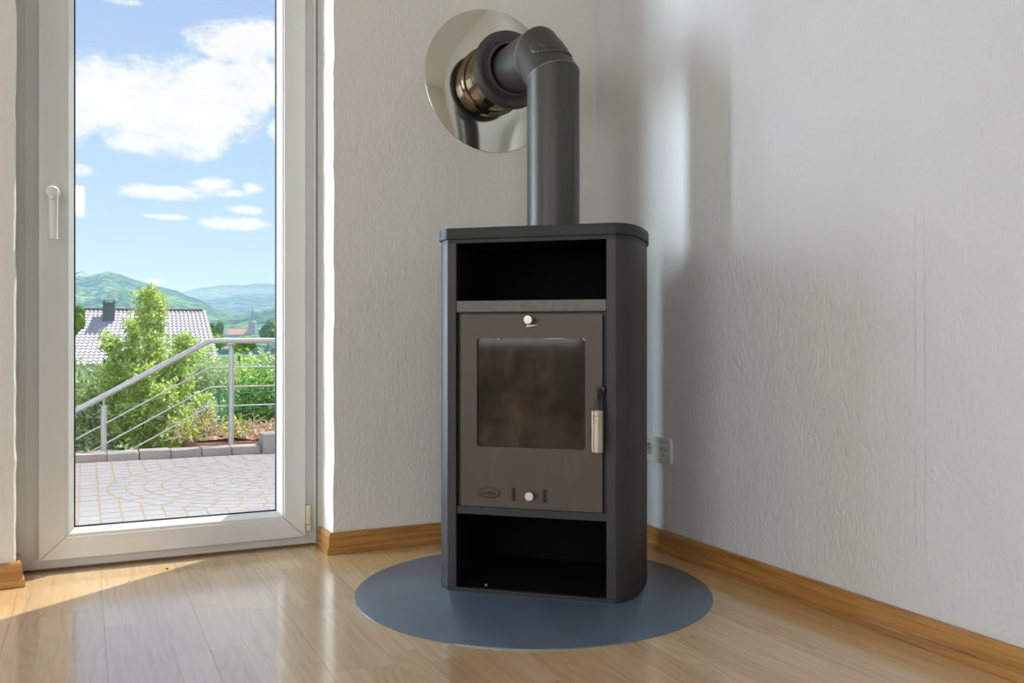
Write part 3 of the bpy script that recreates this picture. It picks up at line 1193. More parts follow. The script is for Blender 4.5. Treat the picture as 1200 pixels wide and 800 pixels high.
def build_socket():
    y0, y1, z0, z1 = -.4425, -.290, .2640, .3405
    t = thing('wall_socket', 'white double wall outlet low on the right wall behind the stove', 'wall socket', (0, (y0 + y1) / 2, (z0 + z1) / 2))
    off = Vector((0, -(y0 + y1) / 2, -(z0 + z1) / 2))

    def P(name, bm, m, parent=t, **kw):
        o = obj(name, bm, m, parent, **kw)
        if parent is t: o.location = off
        return o
    zc = (z0 + z1) / 2
    c1, c2 = -.4045, -.3330
    bm = bmesh.new()
    add_plate(bm, rrect(y0, z0, y1, z1, .009), [rrect(c - .0255, zc - .0265, c + .0255, zc + .0265, .003) for c in (c1, c2)], 'x', -.0115, -.0004)
    P('cover_frame', bm, socket_m, bevel=.0022)
    # right-hand insert with three round aerial holes
    bm = bmesh.new()
    holes = [[(c1 + dy + .0068 * math.cos(a), zc + dz + .0068 * math.sin(a)) for a in [2 * PI * k / 16 for k in range(16)]] for dy, dz in ((.0125, .005), (-.0095, .003), (.0025, -.0125))]
    add_plate(bm, rrect(c1 - .0245, zc - .0255, c1 + .0245, zc + .0255, .002), holes, 'x', -.0105, -.004)
    ins = P('aerial_insert', bm, socket_m)
    bm = bmesh.new(); add_box(bm, (-.0038, c1 - .02, zc - .021), (-.0008, c1 + .022, zc + .016))
    obj('hole_backing', bm, socket_hole, ins)
    # left-hand insert: mains socket with round well
    bm = bmesh.new()
    add_plate(bm, rrect(c2 - .0245, zc - .0255, c2 + .0245, zc + .0255, .002), [[(c2 + .0195 * math.cos(a), zc + .0195 * math.sin(a)) for a in [2 * PI * k / 32 for k in range(32)]]], 'x', -.0105, -.0015)
    ins = P('mains_insert', bm, socket_m)
    bm = bmesh.new(); add_box(bm, (-.0014, c2 - .021, zc - .021), (-.0006, c2 + .021, zc + .021))
    obj('socket_well', bm, socket_grey, ins)
    for s in (-1, 1):
        bm = bmesh.new()
        add_box(bm, (-.010, c2 + s * .0175, zc - .004), (-.0014, c2 + s * .0195, zc + .004))
        obj('earth_clip', bm, socket_m, ins)
        bm = bmesh.new()
        add_lathe(bm, [(0, .001), (.0026, .001), (.0026, 0)], 12, Matrix.Translation((-.0014, c2 + s * .0095, zc)) @ Matrix.Rotation(-PI / 2, 4, 'Y'))
        obj('pin_hole', bm, socket_hole, ins)


def build_chip():
    bm = bmesh.new()
    add_prism(bm, [(-.006, -.002), (.005, -.003), (.008, .001), (-.004, .003)], 'z', 0, .003)
    o = obj('wood_chip', bm, ash_m)
    o.location = (-.590 + .7513 * -.122 + .66 * .030, -.6625 + .66 * .122 + .7513 * .030, .0127)
    o.rotation_euler = (0, 0, 1.1)
    tag(o, 'tiny pale wood chip on the floor of the open log compartment', 'wood chip')


def build_crumbs():
    rnd = random.Random(8)
    spots = [(-1.377, .0167, .0045, 'largest black crumb on the laminate in front of the door'), (-.957, .045, .0030, 'black crumb on the laminate beside the door hinge'),
             (-1.478, -.075, .0022, 'tiny black crumb on the bluish floor reflection')]
    for x, y, s, lab in spots:
        bm = bmesh.new()
        bmesh.ops.create_icosphere(bm, subdivisions=1, radius=s)
        for v in bm.verts:
            v.co *= rnd.uniform(.6, 1.2); v.co.z *= .45
        lo = min(v.co.z for v in bm.verts)
        for v in bm.verts: v.co.z -= lo
        o = obj('crumb', bm, black_paint)
        o.location = (x, y, .0001)
        tag(o, lab, 'crumb', 'crumbs on the floor')


# ------------------------------------------------------------------ outside
TZ = -.25                               # level of the terrace


def project(x, y, z):
    q = Vector((x, y, z)) - CAM
    w = math.sin(YAW) * q.x + math.cos(YAW) * q.y
    return 600 + F * (math.cos(YAW) * q.x - math.sin(YAW) * q.y) / w, 397 - F * q.z / w


def build_terrace():
    base = tag(box('floor_terrace', (-5.5, .37, TZ - .3), (3.5, 4.50, TZ - .0008), joint_m), kind='structure')
    rnd = random.Random(21)
    cx, cy, R = -.518, 3.13, .95
    polys = []
    # concentric rings of small wedge stones
    for k in range(-1, 9):
        r0, r1 = .05 + .1 * k, .15 + .1 * k
        if k == -1: r0, r1 = .0, .05
        if k == -1:
            polys.append([(cx + .044 * math.cos(a), cy + .044 * math.sin(a)) for a in [2 * PI * i / 8 for i in range(8)]])
            continue
        rm = (r0 + r1) / 2
        n = max(6, round(2 * PI * rm / .135))
        ph = rnd.random() * 2 * PI
        gj = .0058
        for i in range(n):
            a0 = ph + 2 * PI * i / n; a1 = ph + 2 * PI * (i + 1) / n
            jit = rnd.uniform(-.001, .001)
            ia, oa = gj / (r0 + gj), gj / r1
            m = 1 if n > 20 else 2
            outer_ = [(cx + (r1 - gj + jit) * math.cos(a), cy + (r1 - gj + jit) * math.sin(a)) for a in [a0 + oa + (a1 - a0 - 2 * oa) * s / m for s in range(m + 1)]]
            inner_ = [(cx + (r0 + gj) * math.cos(a), cy + (r0 + gj) * math.sin(a)) for a in [a1 - ia - (a1 - a0 - 2 * ia) * s / m for s in range(m + 1)]]
            polys.append(outer_ + inner_)
    # straight rows around the circle
    col = 0
    x = -1.515 - .1 * 39
    while x < 3.4:
        y = .40 + rnd.random() * .12
        while y < 4.47:
            ln = rnd.choice((.13, .15, .17))
            y1 = min(y + ln, 4.49)
            if y1 - y > .05:
                gj = .0055
                p = [(x + gj, y + gj), (x + .1 - gj, y + gj), (x + .1 - gj, y1 - gj), (x + gj, y1 - gj)]
                mx, my = x + .05, (y + y1) / 2
                ang = math.atan2(my - cy, mx - cx)
                nrm = Vector((math.cos(ang), math.sin(ang)))
                lim = R + .004
                outp = []
                for i in range(4):
                    A, B = Vector(p[i]), Vector(p[(i + 1) % 4])
                    da = (A - Vector((cx, cy))).dot(nrm) - lim
                    db = (B - Vector((cx, cy))).dot(nrm) - lim
                    if da >= 0: outp.append(tuple(A))
                    if da * db < 0:
                        outp.append(tuple(A + (B - A) * (da / (da - db))))
                if len(outp) >= 3:
                    area = abs(sum(outp[i][0] * outp[(i + 1) % len(outp)][1] - outp[(i + 1) % len(outp)][0] * outp[i][1] for i in range(len(outp)))) / 2
                    if area > .0012: polys.append(outp)
            y = y1
        x += .1
        col += 1
    near = []
    rest = bmesh.new()
    for p in polys:
        mx = sum(q[0] for q in p) / len(p); my = sum(q[1] for q in p) / len(p)
        dz = rnd.uniform(-.0001, .0006)
        u, v = project(mx, my, TZ)
        if 78 < u < 336 and 500 < v < 632 and len(near) < 299:
            near.append((p, dz))
        else:
            add_prism(rest, p, 'z', TZ - .03, TZ + dz)
    for p, dz in near:
        bm = bmesh.new()
        add_prism(bm, p, 'z', TZ - .03, TZ + dz)
        obj('paver', bm, paver_m, base)
    tag(obj('paving_stones', rest, paver_m, base), kind='stuff')


def build_kerb():
    rnd = random.Random(3)
    t = thing('terrace_kerb', 'low kerb of rough grey concrete blocks edging the terrace', 'kerb', (-.9, 4.6, TZ))
    xs = [-.344 - .2195 * k for k in range(16)]
    for k in range(15):
        a, b = xs[k + 1], xs[k]
        bm = bmesh.new()
        add_box(bm, (a + .003, 4.50 + rnd.uniform(-.004, .004), TZ - .25), (b - .003, 4.69, TZ + .056 + rnd.uniform(-.004, .003)))
        o = obj('kerb_stone', bm, kerb_m, t, bevel=.008)
        o.location = (.9, -4.6, -TZ)
    for k in range(7):
        a = -.340 + k * .2195
        bm = bmesh.new()
        add_box(bm, (a + .003, 4.46, TZ - .25), (a + .2165, 4.66, TZ + .148 + rnd.uniform(-.003, .003)))
        o = obj('tall_kerb_stone', bm, kerb_m, t, bevel=.008)
        o.location = (.9, -4.6, -TZ)


def build_railing():
    Y = 4.76
    t = thing('stair_railing', 'stainless steel railing sloping down to the left beyond the terrace kerb', 'railing', (-.533, Y, TZ))
    off = Vector((.533, -Y, -TZ))

    def P(name, bm, m=steel_rail, parent=t, **kw):
        o = obj(name, bm, m, parent, **kw)
        if parent is t: o.location = off
        return o
    bend = -.70
    slope = .548

    def path(zflat, x0):
        return [(x0, Y, zflat - (bend - x0) * slope), (bend - .012, Y, zflat - .007), (bend + .012, Y, zflat), (1.9, Y, zflat + .012)]
    bm = bmesh.new(); add_tube(bm, path(.625, -3.2), .0215, 16)
    P('handrail', bm, smooth=50)
    for z in (.412, .259, .106):
        bm = bmesh.new(); add_tube(bm, [(a, b + .0, c) for a, b, c in path(z, -3.2)], .0062, 8)
        P('rod', bm, smooth=60)
    for x, zt, zb in ((-1.458, .138, -.9), (-.533, .575, -.32), (.42, .575, -.32), (-2.6, -.5, -1.6)):
        bm = bmesh.new()
        add_lathe(bm, [(0, zb), (.0205, zb), (.0205, zt - .002), (.0185, zt), (0, zt)], 16, Matrix.Translation((x, Y, 0)))
        p = P('post', bm, smooth=40)
        bm = bmesh.new()
        add_tube(bm, [(x, Y, zt - .005), (x, Y, zt + .052)], .0065, 8)
        obj('pin', bm, steel_rail, p, smooth=50)


def leaf_mesh(points, size, rnd, asp=.5, up=.35, jitter=.35):
    """diamond leaves folded along the midrib"""
    V_, F_ = [], []
    for p in points:
        d = Vector((rnd.gauss(0, 1), rnd.gauss(0, 1), rnd.gauss(up, .8)))
        if d.length < 1e-3: continue
        d.normalize()
        s, u = frame_of(d)
        a = rnd.uniform(0, 2 * PI)
        w = s * math.cos(a) + u * math.sin(a)
        n = d.cross(w)
        L = size * rnd.uniform(1 - jitter, 1 + jitter)
        W = L * asp * .5
        i = len(V_)
        V_ += [tuple(p), tuple(p + d * L * .5 + w * W + n * W * .3), tuple(p + d * L), tuple(p + d * L * .5 - w * W + n * W * .3)]
        F_ += [(i, i + 1, i + 2), (i, i + 2, i + 3)]
    return V_, F_


def build_stemmed_shrub(name, label, x, y, zb, stems, mat, n, size, seed, spread, cat='shrub', trunk=.012):
    """upright shrub: curved stems with leafy side shoots"""
    rnd = random.Random(seed)
    t = thing(name, label, cat, (x, y, zb))
    pts = []
    for (dx, dy, h, w) in stems:
        base = Vector((dx * .25, dy * .25, 0))
        tip = Vector((dx, dy, h))
        ctrl = Vector((dx * .8, dy * .8, h * .5))
        path = []
        for k in range(9):
            u = k / 8
            path.append(base * (1 - u) ** 2 + ctrl * 2 * u * (1 - u) + tip * u * u)
        bm = bmesh.new()
        add_tube(bm, path, [trunk * (1 - .8 * k / 8) for k in range(9)], 6)
        obj('stem', bm, bark, t, smooth=60)
        shoots = int(26 * h)
        per = max(6, int(n * (h * w) / sum(s[2] * s[3] for s in stems) / shoots))
        for k in range(shoots):
            u = .12 + .88 * (k + rnd.random()) / shoots
            o = base * (1 - u) ** 2 + ctrl * 2 * u * (1 - u) + tip * u * u
            a = rnd.uniform(0, 2 * PI)
            reach = w * (1.08 - u) ** .6 * rnd.uniform(.35, 1.0)
            d = Vector((math.cos(a), math.sin(a), rnd.uniform(.3, 1.1))) * reach
            for q in range(per):
                v = rnd.random() ** .8
                pts.append(o + d * v + Vector((rnd.gauss(0, spread), rnd.gauss(0, spread), rnd.gauss(0, spread))))
    V_, F_ = leaf_mesh(pts, size, rnd)
    pydata('foliage', V_, F_, mat, t)['kind'] = 'stuff'
    return t


def build_blob_shrub(name, label, x, y, zb, blobs, mat, n, size, seed, cat='shrub', shell=.45, asp=.55, core=True):
    """dense shrub or hedge: leaves filling lumpy ellipsoids or boxes"""
    rnd = random.Random(seed)
    t = thing(name, label, cat, (x, y, zb))
    tot = sum(b[3] * b[4] * b[5] for b in blobs) if blobs else 1
    tot = sum((b[3] * b[5]) for b in blobs)
    pts = []
    for (bx, by, bz, rx, ry, rz) in blobs:
        for k in range(int(n * rx * rz / tot)):
            d = Vector((rnd.gauss(0, 1), rnd.gauss(0, 1), rnd.gauss(0, 1))).normalized()
            r = 1 - shell * rnd.random() ** 1.5
            r *= .82 + .36 * noise.noise(Vector((bx, by, bz)) + d * 2.3 + Vector((seed, 0, 0)))
            pts.append(Vector((bx + d.x * rx * r, by + d.y * ry * r, bz + d.z * rz * r)))
    V_, F_ = leaf_mesh(pts, size, rnd, asp, .15)
    pydata('foliage', V_, F_, mat, t)['kind'] = 'stuff'
    bm = bmesh.new()
    for k in range(4):
        b = blobs[k % len(blobs)]
        add_tube(bm, [(b[0] * .4, b[1] * .4, 0), (b[0] * .8, b[1], b[2] * .6), (b[0] + rnd.uniform(-.1, .1), b[1], b[2])], [size * .25, size * .2, size * .1], 6)
    obj('stem', bm, bark, t, smooth=60)
    return t


def ground_z(x, y):
    d = math.hypot(x, y)
    if y < 5.2: return -1.05
    k = min(1.0, (d - 6) / 60)
    return -1.05 - 4.5 * max(0, k) - 6 * min(1, max(0, (d - 70) / 300))


def build_ground():
    xs = [-400, -200, -100, -60, -30, -15, -8, -5.6, -4, -2, 0, 2, 4, 8, 15, 30, 60, 100, 200, 400, 800]
    ys = [4.52, 5, 6, 8, 10, 14, 20, 30, 45, 60, 80, 110, 160, 240, 360, 520, 800, 1200]
    vs = [(x, y, ground_z(x, y)) for y in ys for x in xs]
    fs = [(j * len(xs) + i, j * len(xs) + i + 1, (j + 1) * len(xs) + i + 1, (j + 1) * len(xs) + i) for j in range(len(ys) - 1) for i in range(len(xs) - 1)]
    tag(pydata('ground_garden', vs, fs, land_near, smooth=60), kind='structure')


def polar(px, dist):
    """horizontal place seen at picture column px at a distance along the view axis"""
    t = (px - 600) / F
    X = CAM.x + dist * (math.sin(YAW) + t * math.cos(YAW))
    Y = CAM.y + dist * (math.cos(YAW) - t * math.sin(YAW))
    return X, Y


def zat(py, dist):
    return CAM.z + (397 - py) / F * dist


def build_garden():
    # raised bed behind the kerb
    bed = thing('raised_bed', 'reddish stone planting bed behind the railing post', 'planting bed', (-.35, 5.2, -.9))
    bm = bmesh.new()
    add_box(bm, (-.42, -.22, -.2), (1.6, .9, .695))
    obj('bed_wall', bm, bed_m, bed, bevel=.02)
    bm = bmesh.new()
    rnd = random.Random(5)
    N = 14
    g = [[bm.verts.new((-.40 + 1.98 * i / N, -.20 + 1.08 * j / N, .700 + .03 * rnd.random() + .03 * math.sin(i * 1.3) * math.sin(j))) for j in range(N + 1)] for i in range(N + 1)]
    for i in range(N):
        for j in range(N):
            bm.faces.new((g[i][j], g[i + 1][j], g[i + 1][j + 1], g[i][j + 1]))
    obj('soil', bm, soil_m, bed, smooth=60)
    # dry stalks
    rnd = random.Random(9)
    t = thing('dry_branches', 'tangle of dry brown branches lying behind the railing post', 'dry branches', (-.4, 5.25, -.19))
    bm = bmesh.new()
    for k in range(70):
        x0 = rnd.uniform(-.48, .42); y0 = rnd.uniform(-.25, .35)
        a = rnd.uniform(0, 2 * PI); L = rnd.uniform(.12, .34)
        h = rnd.uniform(.03, .17)
        p = [(x0, y0, .0), (x0 + math.cos(a) * L * .4, y0 + math.sin(a) * L * .4, h), (x0 + math.cos(a) * L * .8, y0 + math.sin(a) * L * .8, h * rnd.uniform(.5, 1.2)), (x0 + math.cos(a) * L * 1.05, y0 + math.sin(a) * L, h * rnd.uniform(.1, .7))]
        add_tube(bm, p, [.005, .004, .0035, .002], 5)
    tag(obj('twigs', bm, twig_m, t, smooth=60), kind='stuff')
    pts = [Vector((rnd.uniform(-.5, .4), rnd.uniform(-.25, .4), rnd.uniform(.0, .10))) for k in range(260)]
    pts += [Vector((-.33 + rnd.gauss(0, .07), rnd.uniform(-.1, .1), abs(rnd.gauss(.1, .09)))) for k in range(200)]
    V_, F_ = leaf_mesh(pts, .055, rnd, .45, .2)
    tag(pydata('dry_leaves', V_, F_, drystalk_m, t), kind='stuff')
    # weeds
    for i, (x, y, h, lab) in enumerate(((-.80, 5.02, .20, 'yellow-green weed left of the railing post'), (-.44, 5.12, .16, 'yellow-green weed right of the railing post'), (-.62, 5.34, .3, 'tall pale weed beside the teal fence post'))):
        pts = [Vector((rnd.gauss(0, .05), rnd.gauss(0, .05), rnd.uniform(.0, h))) for k in range(90)]
        V_, F_ = leaf_mesh(pts, .055, rnd, .4, .6)
        w = thing('weed', lab, 'weed', (x, y, -.19), group='weeds in the planting bed')
        pydata('foliage', V_, F_, leaf_weed if i < 2 else leaf_pale, w)['kind'] = 'stuff'
    # tall bright shrub
    x, y = polar(172, 8.3)
    zt = zat(341, 8.3); zb = -1.15
    H = zt - zb
    build_stemmed_shrub('garden_shrub', 'tall feathery yellow-green shrub behind the sloping railing', x, y, zb,
                        [(.02, 0, H, .34), (.10, .1, H * .97, .26), (-.30, -.1, H * .80, .42), (.30, .05, H * .80, .40), (-.12, .2, H * .86, .32), (-.05, -.25, H * .68, .45), (.52, -.1, H * .55, .35), (.16, -.3, H * .60, .42), (-.52, 0, H * .56, .34)],
                        leaf_bright, 30000, .046, 2, .028)
    # grey-green bush on the left
    x, y = polar(84, 8.0)
    build_blob_shrub('garden_bush', 'grey-green speckled bush at the left edge of the door glass', x, y, -1.15,
                     [(0, 0, .55, .55, .5, .80), (.25, -.05, .40, .35, .4, .62), (-.35, .1, .8, .4, .4, .7), (.05, .1, 1.15, .32, .3, .50), (.28, .1, .95, .25, .3, .42)], leaf_olive, 15000, .046, 6)
    x, y = polar(130, 7.3)
    build_blob_shrub('garden_bush', 'small dark green bush low behind the first railing post', x, y, -1.15,
                     [(0, 0, .45, .5, .35, .50), (-.25, 0, .5, .3, .3, .42)], leaf_olive, 7000, .04, 16)
    # hedge on the right
    x, y = polar(300, 10.2)
    build_blob_shrub('ivy_hedge', 'dense green leafy hedge behind the level part of the railing', x, y, -1.2,
                     [(-.15, 0, .65, .48, .4, .85), (.25, .05, .80, .45, .4, .88), (.65, .1, .75, .5, .4, .85), (.02, 0, 1.15, .35, .3, .48), (1.2, .1, .8, .5, .4, .85), (-.30, -.05, .25, .35, .3, .5), (.35, 0, .2, .5, .35, .45)],
                     leaf_hedge, 17000, .062, 12, cat='hedge', shell=.4)
    # paler shrubs further back
    x, y = polar(238, 13)
    build_blob_shrub('garden_bush', 'pale grey-green bush between the tall shrub and the hedge', x, y, -1.8,
                     [(0, 0, 1.2, .7, .6, .95), (-.45, 0, 1.15, .5, .5, .8), (.5, .1, .9, .5, .5, .8), (.1, .1, 1.75, .45, .4, .5)], leaf_pale, 12000, .06, 31)
    x, y = polar(318, 15.5)
    build_blob_shrub('garden_bush', 'pale rounded bush rising behind the hedge at the right', x, y, -1.9,
                     [(0, 0, 1.4, .75, .6, 1.15), (.5, 0, 1.3, .6, .6, 1.0)], leaf_pale, 9000, .075, 33)
    x, y = polar(200, 15)
    build_blob_shrub('garden_bush', 'light green bush behind the tall shrub against the tiled roof', x, y, -2.0,
                     [(0, 0, 1.6, .8, .6, 1.1), (.35, 0, 2.0, .55, .5, .75), (-.8, 0, 1.4, .7, .6, .9)], leaf_bright, 11000, .07, 35)
    x, y = polar(285, 14.5)
    build_blob_shrub('garden_bush', 'yellowish green bush just above the middle of the hedge', x, y, -1.9,
                     [(0, 0, 1.25, .55, .5, 1.1), (-.4, 0, 1.1, .45, .5, .95)], leaf_bright, 8000, .07, 37)
    # teal wire fence
    x0, y0 = polar(256.5, 8.9)
    f = thing('wire_fence', 'thin teal wire fence posts in front of the hedge', 'fence', (x0, y0, -1.15))
    x1, y1 = polar(268, 8.95)
    x2, y2 = polar(330, 9.3)
    x3, y3 = polar(236, 8.8)
    for (ax, ay) in ((x0, y0), (x1, y1), (x2, y2)):
        bm = bmesh.new(); add_tube(bm, [(ax - x0, ay - y0, -.1), (ax - x0, ay - y0, zat(453, 8.9) + 1.15)], .013, 8)
        obj('fence_post', bm, teal_m, f, smooth=50)
    for dz in (0, .16, .32):
        bm = bmesh.new()
        zz = zat(461, 8.9) + 1.15 - dz
        add_tube(bm, [(x3 - x0, y3 - y0, zz), (0, 0, zz), (x1 - x0, y1 - y0, zz), (x2 - x0, y2 - y0, zz)], .004 if dz == 0 else .0016, 6)
        obj('wire', bm, teal_m, f, smooth=50)


def build_house():
    D = 70.0
    xl, yl = polar(97, D); xr, yr = polar(241.5, D * 1.046)
    zr = zat(362.5, D)
    ex = Vector((xr - xl, yr - yl, 0)); Wd = ex.length; ex.normalize()
    ey = Vector((-ex.y, ex.x, 0))
    t = thing('neighbour_house', 'neighbouring house with pale tiled roof and slate chimney beyond the garden', 'house', (xl, yl, zr - 7))
    t.rotation_euler = (0, 0, math.atan2(ex.y, ex.x))
    # local: x along the ridge, y away, z up; ridge at z=7
    pitch = math.radians(40)
    run = 5.2
    colw, roww = .297, .34
    nx = int(Wd / colw) + 1
    per = 6
    nrow = int(run / math.cos(pitch) / roww)
    V_, F_ = [], []
    M = nx * per
    for r in range(nrow):
        for e, (s, lift) in enumerate(((r * roww, .0), ((r + 1) * roww, .05))):
            yy = -s * math.cos(pitch); zz = 7 - s * math.sin(pitch)
            for i in range(M + 1):
                ph = i / per
                wv = .055 * (1 if (ph % 1) < .5 else -.6) * abs(math.sin(ph * 2 * PI))
                hx = Wd * i / M + (r + e) * .045 * (i / M)  # verge runs out a little towards the eaves
                hx -= (r + e) * .06 * (1 - i / M)
                V_.append((hx, yy - math.sin(pitch) * (wv + lift), zz + math.cos(pitch) * (wv + lift)))
    for r in range(nrow * 2 - 1):
        for i in range(M):
            a = r * (M + 1) + i
            F_.append((a, a + 1, a + M + 2, a + M + 1))
    ro = pydata('tiled_roof', V_, F_, tile_m, t)
    tag(ro, 'pale grey tiled roof slope', kind='stuff')
    pydata('rear_slope', [(0, 0.02, 6.98), (Wd, .02, 6.98), (Wd, run, 6.98 - run * math.tan(pitch)), (0, run, 6.98 - run * math.tan(pitch))], [(0, 1, 2, 3)], tile_m, t)
    for k in range(int(Wd / .4)):
        bm = bmesh.new()
        add_tube(bm, [(k * .4, 0, 7.02), (k * .4 + .43, 0, 7.035)], [.12, .135], 8)
        obj('ridge_tile', bm, ridge_m, ro, smooth=60)
    bm = bmesh.new()
    add_box(bm, (.2, -run + .5, -6), (Wd - .2, run - .5, 7 - run * math.tan(pitch) + .3))
    v = [bm.verts.new(p) for p in ((.2, -run + .5, 2.9), (.2, run - .5, 2.9), (.2, 0, 6.7), (Wd - .2, -run + .5, 2.9), (Wd - .2, run - .5, 2.9), (Wd - .2, 0, 6.7))]
    bm.faces.new((v[0], v[1], v[2])); bm.faces.new((v[3], v[5], v[4]))
    obj('house_walls', bm, house_m, t)
    # chimney
    cxm = (126 - 97) / F * D
    wC = 12.5 / F * D
    ztop = 7 + (362.5 - 355.5) / F * D
    bm = bmesh.new()
    add_box(bm, (cxm - wC / 2, -1.15, 5.0), (cxm + wC / 2, -.45, ztop))
    ch = obj('chimney', bm, slate_m, t)
    bm = bmesh.new()
    add_box(bm, (cxm - wC / 2 - .06, -1.21, ztop), (cxm + wC / 2 + .06, -.39, ztop + .08))
    obj('chimney_rim', bm, slate_m, ch)
    bm = bmesh.new()
    add_box(bm, (cxm - .58, -1.35, ztop + .26), (cxm + .58, -.25, ztop + .38))
    obj('chimney_cap', bm, cap_m, ch)
    for sx in (-.35, .35):
        for sy in (-1.1, -.5):
            bm = bmesh.new()
            add_box(bm, (cxm + sx - .03, sy - .03, ztop + .08), (cxm + sx + .03, sy + .03, ztop + .26))
            obj('cap_leg', bm, slate_m, ch)


def build_church():
    D = 800.0
    k = D / F
    x, y = polar(296, D)
    t = thing('church', 'small distant church with slate spire and red roof in the valley', 'church', (x, y, zat(397, D) - 8), -YAW)
    g = 8
    bm = bmesh.new()
    w = 8 * k / 2
    add_box(bm, (-w, -w, 0), (w, w, g + (397 - 377.5) * k))
    tw = obj('tower', bm, church_m, t)
    for sx in (-.45, .45):
        bm = bmesh.new(); add_box(bm, (sx * w - .5, -w - .1, g + 13 * k), (sx * w + .5, -w + .3, g + 17 * k))
        obj('belfry_window', bm, spire_m, tw)
    bm = bmesh.new()
    z0, z1 = g + 19.5 * k, g + 39.5 * k
    add_lathe(bm, [(w * 1.25, z0), (w * .55, z0 + 2.2 * k), (0, z1)], 8)
    obj('spire', bm, spire_m, t)
    for nm, xa, xb, zr, ze, m, hw in (('nave_roof', -28, -3.5, 12, 5, redroof_m, 6), ('choir_roof', -36.5, -28.5, 11, 4.5, spire_m, 5)):
        bm = bmesh.new()
        a, b = xa * k, xb * k
        v = [bm.verts.new(p) for p in ((a, -hw, g + ze * k), (b, -hw, g + ze * k), (b, hw, g + ze * k), (a, hw, g + ze * k), (a, 0, g + zr * k), (b, 0, g + zr * k))]
        for f in ((0, 1, 5, 4), (2, 3, 4, 5), (0, 4, 3), (1, 2, 5), (0, 3, 2, 1)):
            bm.faces.new([v[i] for i in f])
        obj(nm, bm, m, t)
        bm = bmesh.new(); add_box(bm, (a, -hw * .92, 0), (b, hw * .92, g + ze * k))
        obj(nm.replace('roof', 'wall'), bm, church_m, t)


def crown(name, label, px, py_top, dist, wpx, hpx, mat, seed, group=None):
    rnd = random.Random(seed)
    x, y = polar(px, dist)
    k = dist / F
    zt = zat(py_top, dist)
    h = hpx * k; w = wpx * k / 2
    t = thing(name, label, 'tree', (x, y, zt - h * 1.5), group=group)
    bm = bmesh.new()
    for i in range(7):
        m = Matrix.Translation((rnd.uniform(-.6, .6) * w, rnd.uniform(-.6, .6) * w, h * (.75 + .3 * rnd.uniform(-1, 1)) + (0 if i else h * .2)))
        sub = bmesh.new()
        bmesh.ops.create_icosphere(sub, subdivisions=3, radius=1, matrix=Matrix())
        r = w * rnd.uniform(.45, .75)
        rz = h * rnd.uniform(.33, .48)
        me = {}
        for v in sub.verts:
            f = 1 + .30 * noise.noise(v.co * 2.2 + Vector((seed, i, 0))) + .22 * noise.noise(v.co * 6 + Vector((i, seed, 0)))
            me[v.index] = bm.verts.new(m @ Vector((v.co.x * r * f, v.co.y * r * f, v.co.z * rz * f)))
        for fc in sub.faces:
            bm.faces.new([me[v.index] for v in fc.verts])
        sub.free()
    top = max(v.co.z for v in bm.verts)
    for v in bm.verts: v.co.z += h * 1.5 - top
    obj('crown', bm, mat, t, smooth=80)
    bm = bmesh.new()
    add_tube(bm, [(0, 0, -h), (0, 0, h * .7)], w * .08, 6)
    obj('trunk', bm, bark, t)


def build_trees():
    rows = [('light green tree crown at the left above the tiled roof end', 84, 354, 60, 26, 40, tree_light, 1),
            ('dark tree at the left end of the tiled roof', 98, 358, 95, 16, 22, tree_m, 2),
            ('rounded tree just right of the tiled roof', 248, 378, 160, 16, 20, tree_m, 3),
            ('bushy tree left of the church', 252, 374, 400, 18, 20, tree_m, 4),
            ('tree behind the red church roof', 276, 371, 1000, 30, 26, tree_m, 5),
            ('broad tree right of the church tower', 314, 374, 420, 22, 22, tree_m, 6),
            ('pale low tree in front of the church', 280, 394, 150, 34, 14, tree_light, 8),
            ('tree at the right edge of the glass above the handrail', 330, 376, 220, 30, 22, tree_m, 9),
            ('low light green tree right of the tiled roof end', 252, 391, 110, 20, 14, tree_light, 10)]
    for i, (lab, px, py, d, w, h, m, s) in enumerate(rows):
        crown('valley_tree', lab, px, py, d, w, h, m, s * 7, 'trees in the valley')
    # bare twig tip reaching in at the left edge
    x, y = polar(84, 20)
    t = thing('tree_twig', 'thin leafless twig tip at the left edge of the glass', 'twig', (x, y, zat(332, 20)))
    bm = bmesh.new()
    k = 20 / F
    add_tube(bm, [(-12 * k, 0, -14 * k), (-2 * k, 0, 2 * k), (5 * k, 0, 12 * k), (10 * k, 0, 14 * k), (15 * k, 0, 11 * k)], [.02, .015, .01, .006, .003], 6)
    add_tube(bm, [(0, 0, 5 * k), (6 * k, 0, 6 * k), (10 * k, 0, 3 * k)], [.008, .006, .003], 6)
    add_tube(bm, [(-12 * k, 0, -14 * k), (-14 * k, 0, -90 * k), (-14 * k, 0, -200 * k)], [.02, .05, .09], 6)
    obj('branch', bm, bark, t, smooth=60)


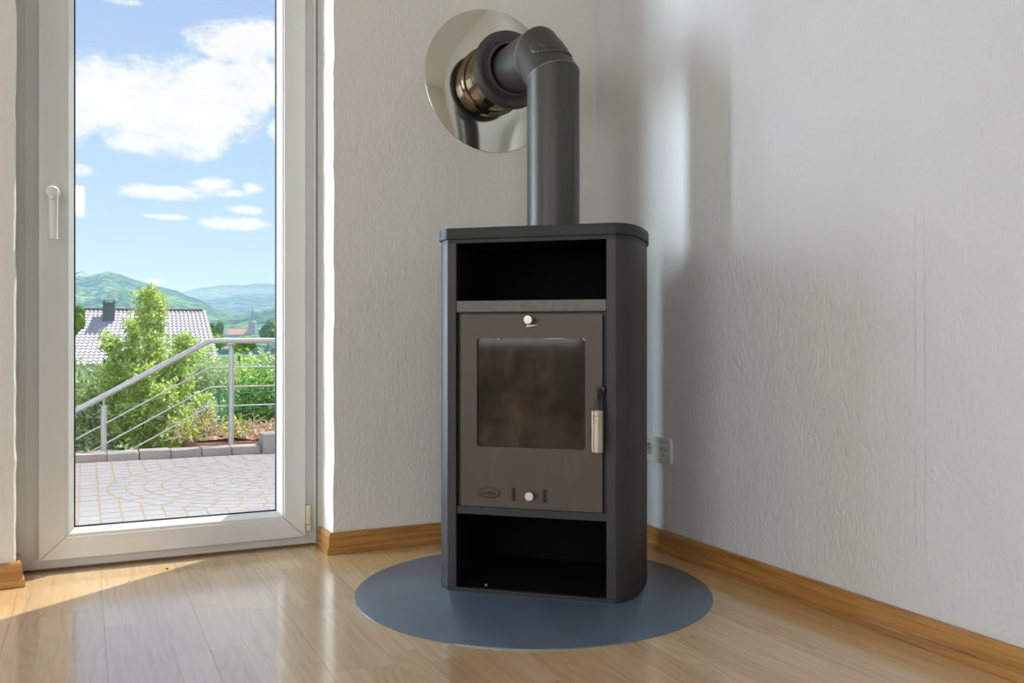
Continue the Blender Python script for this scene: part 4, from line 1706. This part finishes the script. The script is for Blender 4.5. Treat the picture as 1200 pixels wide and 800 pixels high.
def hill(name, prof, D, depth, base_py, mat, seed, amp):
    """ridge with the given outline, rising from its foot to the crest and falling away behind"""
    cols, rows = 150, 26
    x0p, x1p = prof[0][0], prof[-1][0]
    V_, F_ = [], []
    for j in range(rows + 1):
        v = j / rows
        for i in range(cols + 1):
            px = x0p + (x1p - x0p) * i / cols
            for (a, b) in zip(prof, prof[1:]):
                if a[0] <= px <= b[0]:
                    u = (px - a[0]) / (b[0] - a[0]); u = u * u * (3 - 2 * u)
                    py = a[1] + (b[1] - a[1]) * u
                    break
            crest = zat(py, D); foot = zat(base_py, D)
            if v <= .75:
                w = v / .75; s = math.sin(w * PI / 2) ** 1.15
                d = D - depth * (1 - w)
            else:
                w = (v - .75) / .25; s = 1 - .35 * w * w
                d = D + depth * .4 * w
            X, Y = polar(px, d)
            z = foot + (crest - foot) * s
            nn = noise.fractal(Vector((X, Y, 0)) * (1.0 / (D * .012)) + Vector((seed, 0, 0)), 1.0, 2.0, 4)
            n2 = noise.noise(Vector((X, Y, 0)) * (1.0 / (D * .05)) + Vector((0, seed, 0)))
            z += amp * D / F * (nn * .9 + n2 * 3.0 * (1 - abs(2 * v / 1.5 - 1)) )
            V_.append((X, Y, z))
    for j in range(rows):
        for i in range(cols):
            a = j * (cols + 1) + i
            F_.append((a, a + 1, a + cols + 2, a + cols + 1))
    tag(pydata(name, V_, F_, mat, smooth=70), kind='structure')


def build_hills():
    hill('hill_far', [(-700, 350), (-200, 345), (120, 352), (190, 349), (213, 344), (235, 338), (262, 335), (285, 337), (300, 335), (325, 336), (420, 332), (800, 345), (1300, 352)], 3600, 1200, 396, land_far, 3, .9)
    hill('hill_middle', [(100, 380), (200, 362), (235, 354), (260, 350), (285, 345), (325, 346), (420, 340), (700, 352), (1300, 356)], 2400, 800, 396, land_far, 9, .9)
    hill('hill_left', [(-700, 340), (-200, 332), (40, 330), (87, 327), (104, 327), (113, 325), (125, 322), (140, 325), (160, 332), (185, 338), (205, 343), (228, 352), (262, 366), (320, 384), (380, 398)], 1500, 700, 398, land_wood, 17, 1.0)
    hill('hill_near', [(60, 398), (200, 384), (240, 374), (270, 371), (300, 366), (325, 362), (420, 356), (800, 362), (1300, 370)], 1150, 450, 404, land_wood, 27, 1.2)


def build_haze():
    m, t, out = material('valley_haze')
    vs = t.node('ShaderNodeVolumeScatter')
    vs.inputs['Color'].default_value = (.30, .50, .95, 1)
    vs.inputs['Density'].default_value = .00075
    vs.inputs['Anisotropy'].default_value = .0
    t.nt.links.new(vs.outputs[0], out.inputs['Volume'])
    x, y = polar(230, 2300)
    bm = bmesh.new()
    add_box(bm, (-5200, -2170, -60), (5200, 3600, 150))
    o = obj('valley_haze', bm, m)
    o.location = (x, y, 0)
    o.rotation_euler = (0, 0, 0)
    tag(o, 'thin bluish summer haze over the distant valley and hills', 'haze', kind='stuff')


build_shell()
build_floor()
build_baseboards()
build_door()
build_hearth()
build_stove()
build_pipe()
build_socket()
build_terrace()
build_kerb()
build_railing()
build_ground()
build_hills()
build_house()
build_church()
build_trees()
build_garden()
build_haze()
build_crumbs()
build_chip()
